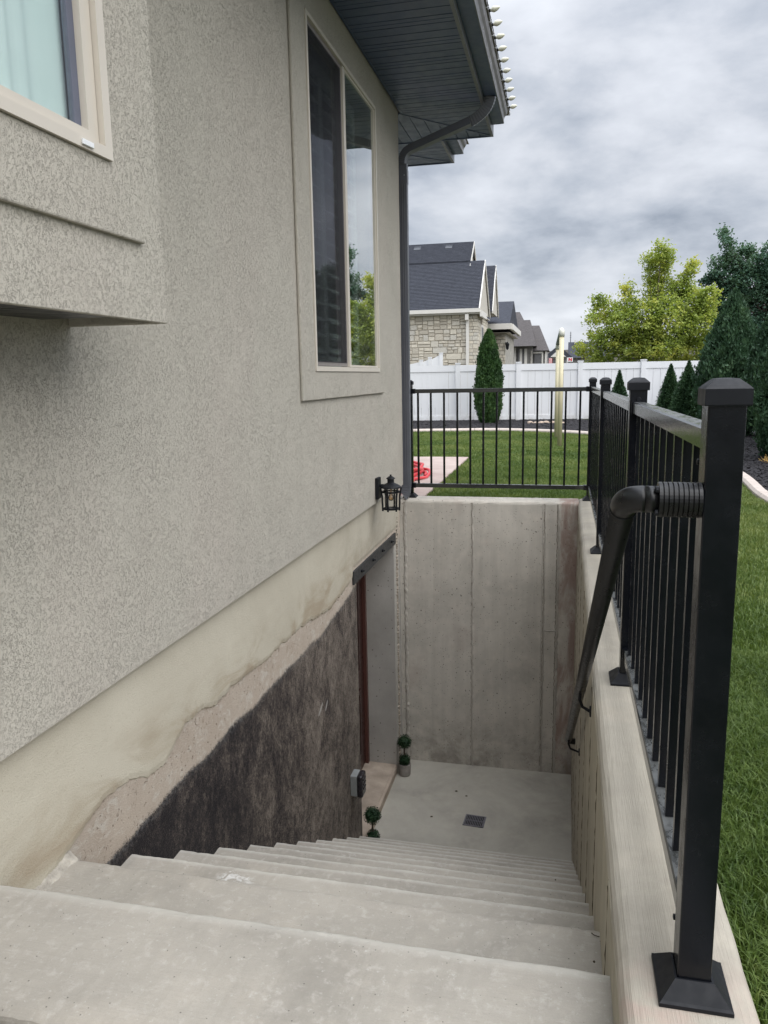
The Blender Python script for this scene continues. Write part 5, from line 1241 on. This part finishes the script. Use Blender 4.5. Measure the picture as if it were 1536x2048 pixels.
# roofs: steep gables with their rakes facing right
def gable(y0, y1, ze, zr, xa, xb, mat, parent, soff=True, rake='trim'):
    ym = (y0+y1)/2; t = 0.07
    nr = parent
    for sgn, ya in ((1, y0), (-1, y1)):      # two slopes as courses of shingles
        nC = 34; bm = BM()
        for i in range(nC):
            f0, f1 = i/nC, (i+1)/nC; lift = 0.014
            Y0_, Y1_ = ya+(ym-ya)*f0, ya+(ym-ya)*f1; Z0, Z1 = ze+(zr-ze)*f0, ze+(zr-ze)*f1
            xs = xa
            q = [(xa, Y0_-0.02*sgn, Z0+lift), (xb, Y0_-0.02*sgn, Z0+lift), (xb, Y1_, Z1+0.006), (xa, Y1_, Z1+0.006)]
            vs_ = [bm.verts.new(p) for p in q]; bm.faces.new(vs_); lo = [bm.verts.new((p[0], p[1]+0.0, p[2]-0.05)) for p in q[:2]]; bm.faces.new([vs_[0], lo[0], lo[1], vs_[1]])
        o = obj('shingles', bm, mat, parent); o['kind'] = 'stuff'
    bm = BM(); prism(bm, [(y0, ze-0.03), (ym, zr-0.03), (y1, ze-0.03)], 'x', xa+0.05, xb-0.06); obj('gable_wall', bm, 'siding', parent)
    for sgn, ya in ((1, y0), (-1, y1)):
        bm = BM(); prism(bm, [(ya-0.06*sgn, ze-0.10), (ya-0.06*sgn, ze+0.02), (ym, zr+0.02), (ym, zr-0.14)], 'x', xb-0.03, xb+0.01); obj('rake_board', bm, rake, parent)
nroof = gable
XG = -3.12
r1 = obj('roof', (lambda b: (box(b, -10.0, XG, 29.85, 34.0, 2.28, 2.30), b)[1])(BM()), 'trim', nh)
gable(29.85, 34.05, 2.46, 4.47, -10.0, XG, 'navyroof', r1)
# main ridge, higher and further back
bm = BM(); nC = 17
for i in range(nC):
    f0, f1 = i/nC, (i+1)/nC; Y0_, Y1_, Z0, Z1 = 31.90+1.20*f0, 31.90+1.20*f1, 4.485+0.915*f0, 4.485+0.915*f1
    q = [(-10, Y0_-0.02, Z0+0.016), (-3.70, Y0_-0.02, Z0+0.016), (-3.70, Y1_, Z1), (-10, Y1_, Z1)]; vs_ = [bm.verts.new(p) for p in q]; bm.faces.new(vs_)
    lo = [bm.verts.new((p[0], p[1], p[2]-0.05)) for p in q[:2]]; bm.faces.new([vs_[0], lo[0], lo[1], vs_[1]])
o = obj('shingles', bm, 'navyroof', r1); o['kind'] = 'stuff'
bm = BM(); prism(bm, [(31.9, 4.3), (33.1, 5.36), (34.2, 4.3)], 'x', -10, -3.80); obj('gable_wall', bm, 'siding', r1)
bm = BM(); prism(bm, [(31.72, 4.12), (31.72, 4.28), (33.1, 5.40), (33.1, 5.24)], 'x', -3.72, -3.68); obj('rake_board', bm, 'trim', r1)
bm = BM(); prism(bm, [(34.3, 4.2), (34.3, 4.36), (33.1, 5.40), (33.1, 5.24)], 'x', -3.72, -3.68); obj('rake_board', bm, 'trim', r1)
bm = BM(); q = [(-10, 33.1, 5.38), (-3.7, 33.1, 5.38), (-3.7, 34.4, 4.3), (-10, 34.4, 4.3)]; bm.faces.new([bm.verts.new(p) for p in q]); obj('rear_slope', bm, 'navyroof', r1)
for vx in (-4.84, -6.15):
    bm = BM(); zc0 = 5.15; prism(bm, [(32.72, 4.98), (32.70, 5.13), (32.95, 5.30), (33.0, 5.25)], 'x', vx, vx+0.28); v1 = obj('roof_vent', bm, 'vent', r1)
    part_box('vent_flashing', 'fascia', v1, vx-0.04, vx+0.32, 32.60, 32.67, 4.985, 4.995)
# third gable behind
bm = BM(); gable(34.35, 37.45, 2.70, 4.78, -8.0, -3.03, 'navyroof', r1)
bm.free()
# eaves trim and gutter of front wing, downspout
part_box('eave_fascia', 'trim', r1, -10.0, XG+0.02, 29.78, 29.85, 2.26, 2.42); part_box('gutter', 'trim', r1, -10.0, XG+0.03, 29.66, 29.775, 2.32, 2.46)
part_box('eave_fascia', 'trim', r1, XG+0.022, XG+0.10, 29.70, 31.6, 2.16, 2.38)
nd = part_box('downspout', 'trim', nh, NX-0.39, NX-0.28, 29.83, 29.93, -0.8, 2.05); part_box('elbow', 'trim', nd, NX-0.41, NX-0.28, 29.70, 29.90, 2.051, 2.259)
# rear wing with its own low roof
part_box('rear_wing', 'stone2', nh, -8.0, -2.72, 37.7, 44.0, G-0.1, 1.92)
z = 0.1; 
while z < 1.9:
    h = random.uniform(0.12, 0.22); xq = -3.5
    while xq < -2.75:
        d = random.uniform(0.15, 0.35); d = min(d, -2.72-xq); 
        if z+h < 1.92: part_box('stone', 'stone', nh, xq+0.012, xq+d-0.012, 37.65, 37.699, z+0.012, z+h-0.012)
        xq += d
    z += h
bm = BM(); prism(bm, [(37.2, 2.22), (37.2, 2.34), (40.2, 3.6), (44.5, 2.3), (44.5, 2.2)], 'x', -8.0, -2.50); r3 = obj('lower_roof', bm, 'navyroof', r1)
part_box('eave_fascia', 'trim', r1, -3.9, -2.40, 37.05, 37.19, 2.08, 2.34); part_box('eave_fascia', 'trim', r1, -2.49, -2.34, 37.195, 44.0, 2.06, 2.32); part_box('eave_soffit', 'siding', r1, -3.9, -2.5, 37.2, 44.0, 1.93, 1.94)
# carriage light on its wall
nl = thing('carriage_lamp', (-2.66, 37.6, 1.2), 'small dark carriage lamp on the neighbouring stone house wall', 'lamp')
bm = BM(); lathe(bm, [(0, 0.34), (0.03, 0.30), (0.1, 0.22), (0.09, 0.2), (0.06, 0.0), (0.0, -0.06)], (-2.62, 37.55, 1.2), 8); obj('lamp_body', bm, 'plate', nl)
bm = BM(); tube(bm, [(-2.62, 37.55, 1.42), (-2.70, 37.6, 1.50), (-2.72, 37.68, 1.42)], 0.02, 6); obj('arm', bm, 'plate', nl)

# stepped white fence sections by the stone house
f2 = thing('fence', (-4.6, 24.0, G), 'short sloping white vinyl fence meeting the stone house beyond the back fence', 'fence')
tops = [(-5.35, 26.3, 0.42), (-4.72, 26.3, 0.52), (-4.42, 26.3, 0.60), (-4.04, 26.3, 0.74)]
for i, (X, Y, zt) in enumerate(tops):
    p = part_box('post', 'wvinyl', f2, X-0.055, X+0.055, Y-0.055, Y+0.055, G, zt); part_box('post_cap', 'wvinyl', p, X-0.065, X+0.065, Y-0.065, Y+0.065, zt+0.0005, zt+0.03)
    if i < 3:
        X2, _, z2 = tops[i+1]; bm = BM(); prism(bm, [(X+0.056, G), (X2-0.056, G), (X2-0.056, z2-0.05), (X+0.056, zt-0.05)], 'y', Y-0.02, Y+0.02); obj('panel', bm, 'wvinyl', f2)

# second house: grey hipped roofs
h2 = thing('neighbour_house', (-3.0, 58.0, G), 'farther grey house with hipped shingle roofs and white trimmed garage', 'house')
part_box('wall', 'greywall', h2, -9.0, -2.15, 55.6, 66, G, 2.05); part_box('wall', 'greywall', h2, -2.13, -1.30, 56.4, 66, G, 1.72)
def hip(name, x0, x1, y0, y1, ze, zr, inset, parent, mat='greyroof'):
    bm = BM(); ym = (y0+y1)/2; B = [bm.verts.new(p) for p in ((x0, y0, ze), (x1, y0, ze), (x1, y1, ze), (x0, y1, ze))]; T = [bm.verts.new((x0+inset, ym-0.1, zr)), bm.verts.new((x1-inset, ym-0.1, zr))]
    bm.faces.new([B[0], B[1], T[1], T[0]]); bm.faces.new([B[1], B[2], T[1]]); bm.faces.new([B[2], B[3], T[0], T[1]]); bm.faces.new([B[3], B[0], T[0]]); bm.faces.new(B[::-1]); return obj(name, bm, mat, parent)
rr2 = hip('roof', -10, -1.93, 55.0, 61, 1.95, 4.42, 1.25, h2); hip('roof_section', -5, -1.88, 54.6, 58.6, 1.9, 3.75, 0.5, rr2); hip('roof_section', -4, -1.05, 56.0, 60.5, 1.62, 3.45, 0.75, rr2)
part_box('roof_vent', 'trim', rr2, -3.72, -3.48, 56.6, 56.9, 3.45, 3.62)
for (a, b, c_, d, mt) in ((-3.82, -3.66, 0.35, 1.85, 'trim'), (-3.66, -3.40, 0.6, 1.7, 'greydoor'), (-3.40, -3.28, 0.35, 1.85, 'trim'), (-3.02, -2.86, 0.35, 1.75, 'trim'), (-2.86, -2.70, 0.5, 1.65, 'greydoor'), (-2.70, -2.52, 0.35, 1.75, 'trim'), (-2.28, -2.16, 0.2, 1.6, 'stone2')):
    part_box('window_trim' if mt == 'trim' else 'window', mt, h2, a, b, 55.45 if mt == 'trim' else 55.52, 55.598, c_, d)
gd = part_box('garage_door', 'greydoor', h2, -2.05, -1.55, 56.32, 56.395, -0.8, 1.42)
for i in range(4): part_box('door_panel', 'greydoor', gd, -2.04+0.122*i, -2.04+0.122*i+0.112, 56.27, 56.318, -0.7, 1.38)
part_box('door_surround', 'trim', h2, -1.54, -1.44, 56.2, 56.39, -0.8, 1.55); part_box('door_surround', 'trim', h2, -2.12, -1.545, 56.2, 56.39, 1.43, 1.55); part_box('corner_trim', 'trim', h2, -1.32, -1.20, 56.2, 56.39, -0.8, 1.6)
part_box('downspout', 'greydoor', h2, -3.10, -3.04, 55.35, 55.45, -0.5, 1.75)

# far houses, flags and car beyond the fence
h3 = thing('neighbour_house', (-2.0, 95.0, G), 'distant house with white gable and dark roof right of the grey house', 'house')
part_box('wall', 'trim', h3, -2.1, 0.4, 95, 104, G, 2.0); bm = BM(); prism(bm, [(-2.4, 1.9), (-0.7, 3.3), (0.9, 1.9)], 'y', 94.6, 104); obj('roof', bm, 'navyroof', h3)
bm = BM(); prism(bm, [(-1.6, 1.95), (-0.7, 2.75), (0.2, 1.95)], 'y', 94.5, 94.59); obj('gable_wall', bm, 'trim', h3)
part_box('garage_door', 'greydoor', h3, -1.8, 0.2, 94.9, 94.99, -0.6, 1.75)
h4 = thing('neighbour_house', (2.2, 110.0, G), 'distant navy roofed house half hidden behind the maple', 'house')
part_box('wall', 'greywall', h4, 0.6, 6.5, 110, 118, G, 2.1); bm = BM(); prism(bm, [(109.4, 2.1), (113, 4.3), (118.5, 2.1)], 'x', 0.5, 6.8); obj('roof', bm, 'navyroof', h4); part_box('fascia', 'white', h4, 2.4, 3.6, 109.3, 109.38, 3.2, 3.4)
part_box('chimney', 'trim', h4, 1.3, 1.5, 112, 112.4, 4.0, 4.5)
fl = thing('flag', (0.9, 70.0, 0.0), 'white flag with a slanted red letter mark hanging beyond the fence', 'flag')
fp = pxw(1139.5, 719, 70); fx, fz = fp.x, fp.z
part_box('cloth', 'white', fl, fx-0.22, fx+0.26, 70, 70.012, fz-0.19, fz+0.18)
bm = BM(); prism(bm, [(fx-0.10, fz-0.13), (fx-0.02, fz-0.13), (fx-0.02, fz+0.02), (fx+0.11, fz-0.13), (fx+0.19, fz-0.13), (fx+0.19, fz+0.13), (fx+0.11, fz+0.13), (fx+0.11, fz-0.01), (fx-0.02, fz+0.13), (fx-0.10, fz+0.13)], 'y', 69.985, 69.998); bmesh.ops.triangulate(bm, faces=bm.faces[:]); obj('letter', bm, 'red', fl)
bm = BM(); tube(bm, [(fx-0.24, 70.01, G), (fx-0.24, 70.01, fz+0.22)], 0.02, 6); obj('flag_pole', bm, 'steel', fl)
f3 = thing('flag', (-1.9, 70, 0), 'red and white striped flag hanging beside the grey house corner', 'flag'); fp = pxw(1101, 721, 70); fx, fz = fp.x, fp.z
for i in range(5): part_box('stripe', 'red' if i % 2 == 0 else 'white', f3, fx-0.13+0.055*i, fx-0.13+0.055*(i+1)-0.002, 70, 70.01, fz-0.25, fz+0.2)
bm = BM(); tube(bm, [(fx-0.16, 70.01, G), (fx-0.16, 70.01, fz+0.3)], 0.02, 6); obj('flag_pole', bm, 'steel', f3)
car = thing('parked_car', (1.0, 40, G), 'dark car parked beyond the white fence, only its roof showing', 'car'); cp_ = pxw(1147, 727, 40); qx, qz = cp_.x, cp_.z
bm = BM(); prism(bm, [(qx-0.75, G+0.25), (qx+1.9, G+0.25), (qx+1.95, qz-0.55), (qx+1.0, qz-0.4), (qx+0.42, qz-0.05), (qx+0.2, qz+0.0), (qx-0.2, qz+0.03), (qx-0.45, qz-0.02), (qx-0.75, qz-0.35)], 'y', 39.3, 40.9); obj('body', bm, 'carpaint', car)
bm = BM(); prism(bm, [(qx-0.6, qz-0.33), (qx+0.7, qz-0.33), (qx+0.35, qz-0.08), (qx-0.42, qz-0.06)], 'y', 39.285, 39.298); obj('side_window', bm, 'smoke', car)
for X in (-0.35, 1.4):
    bm = BM(); lathe(bm, [(0, -0.1), (0.25, -0.1), (0.28, -0.07), (0.28, 0.07), (0.25, 0.1), (0, 0.1)], (0, 0, 0), 20); bmesh.ops.rotate(bm, verts=bm.verts, cent=(0, 0, 0), matrix=Matrix.Rotation(PI/2, 3, 'X')); bmesh.ops.translate(bm, verts=bm.verts, vec=(qx+X, 39.35, G+0.28)); obj('wheel', bm, 'rubber', car)
# mast on the hill
ap = pxw(1141, 683, 1180); mt_ = thing('radio_mast', (ap.x, 1180, ap.z-1), 'thin radio mast standing on the ridge of the far hill', 'mast')
bm = BM(); tube(bm, [(ap.x, 1180, ap.z-8), (ap.x, 1180, ap.z+14)], [0.8, 0.4], 6); obj('pole', bm, 'fascia', mt_)
for hh in (6, 9, 12):
    bm = BM(); tube(bm, [(ap.x-1.2, 1180, ap.z+hh), (ap.x+1.2, 1180, ap.z+hh)], 0.4, 5); obj('crossarm', bm, 'fascia', mt_)

for o in list(bpy.data.meshes):
    if o.users == 0: bpy.data.meshes.remove(o)
SC.render.resolution_x = 768; SC.render.resolution_y = 1024
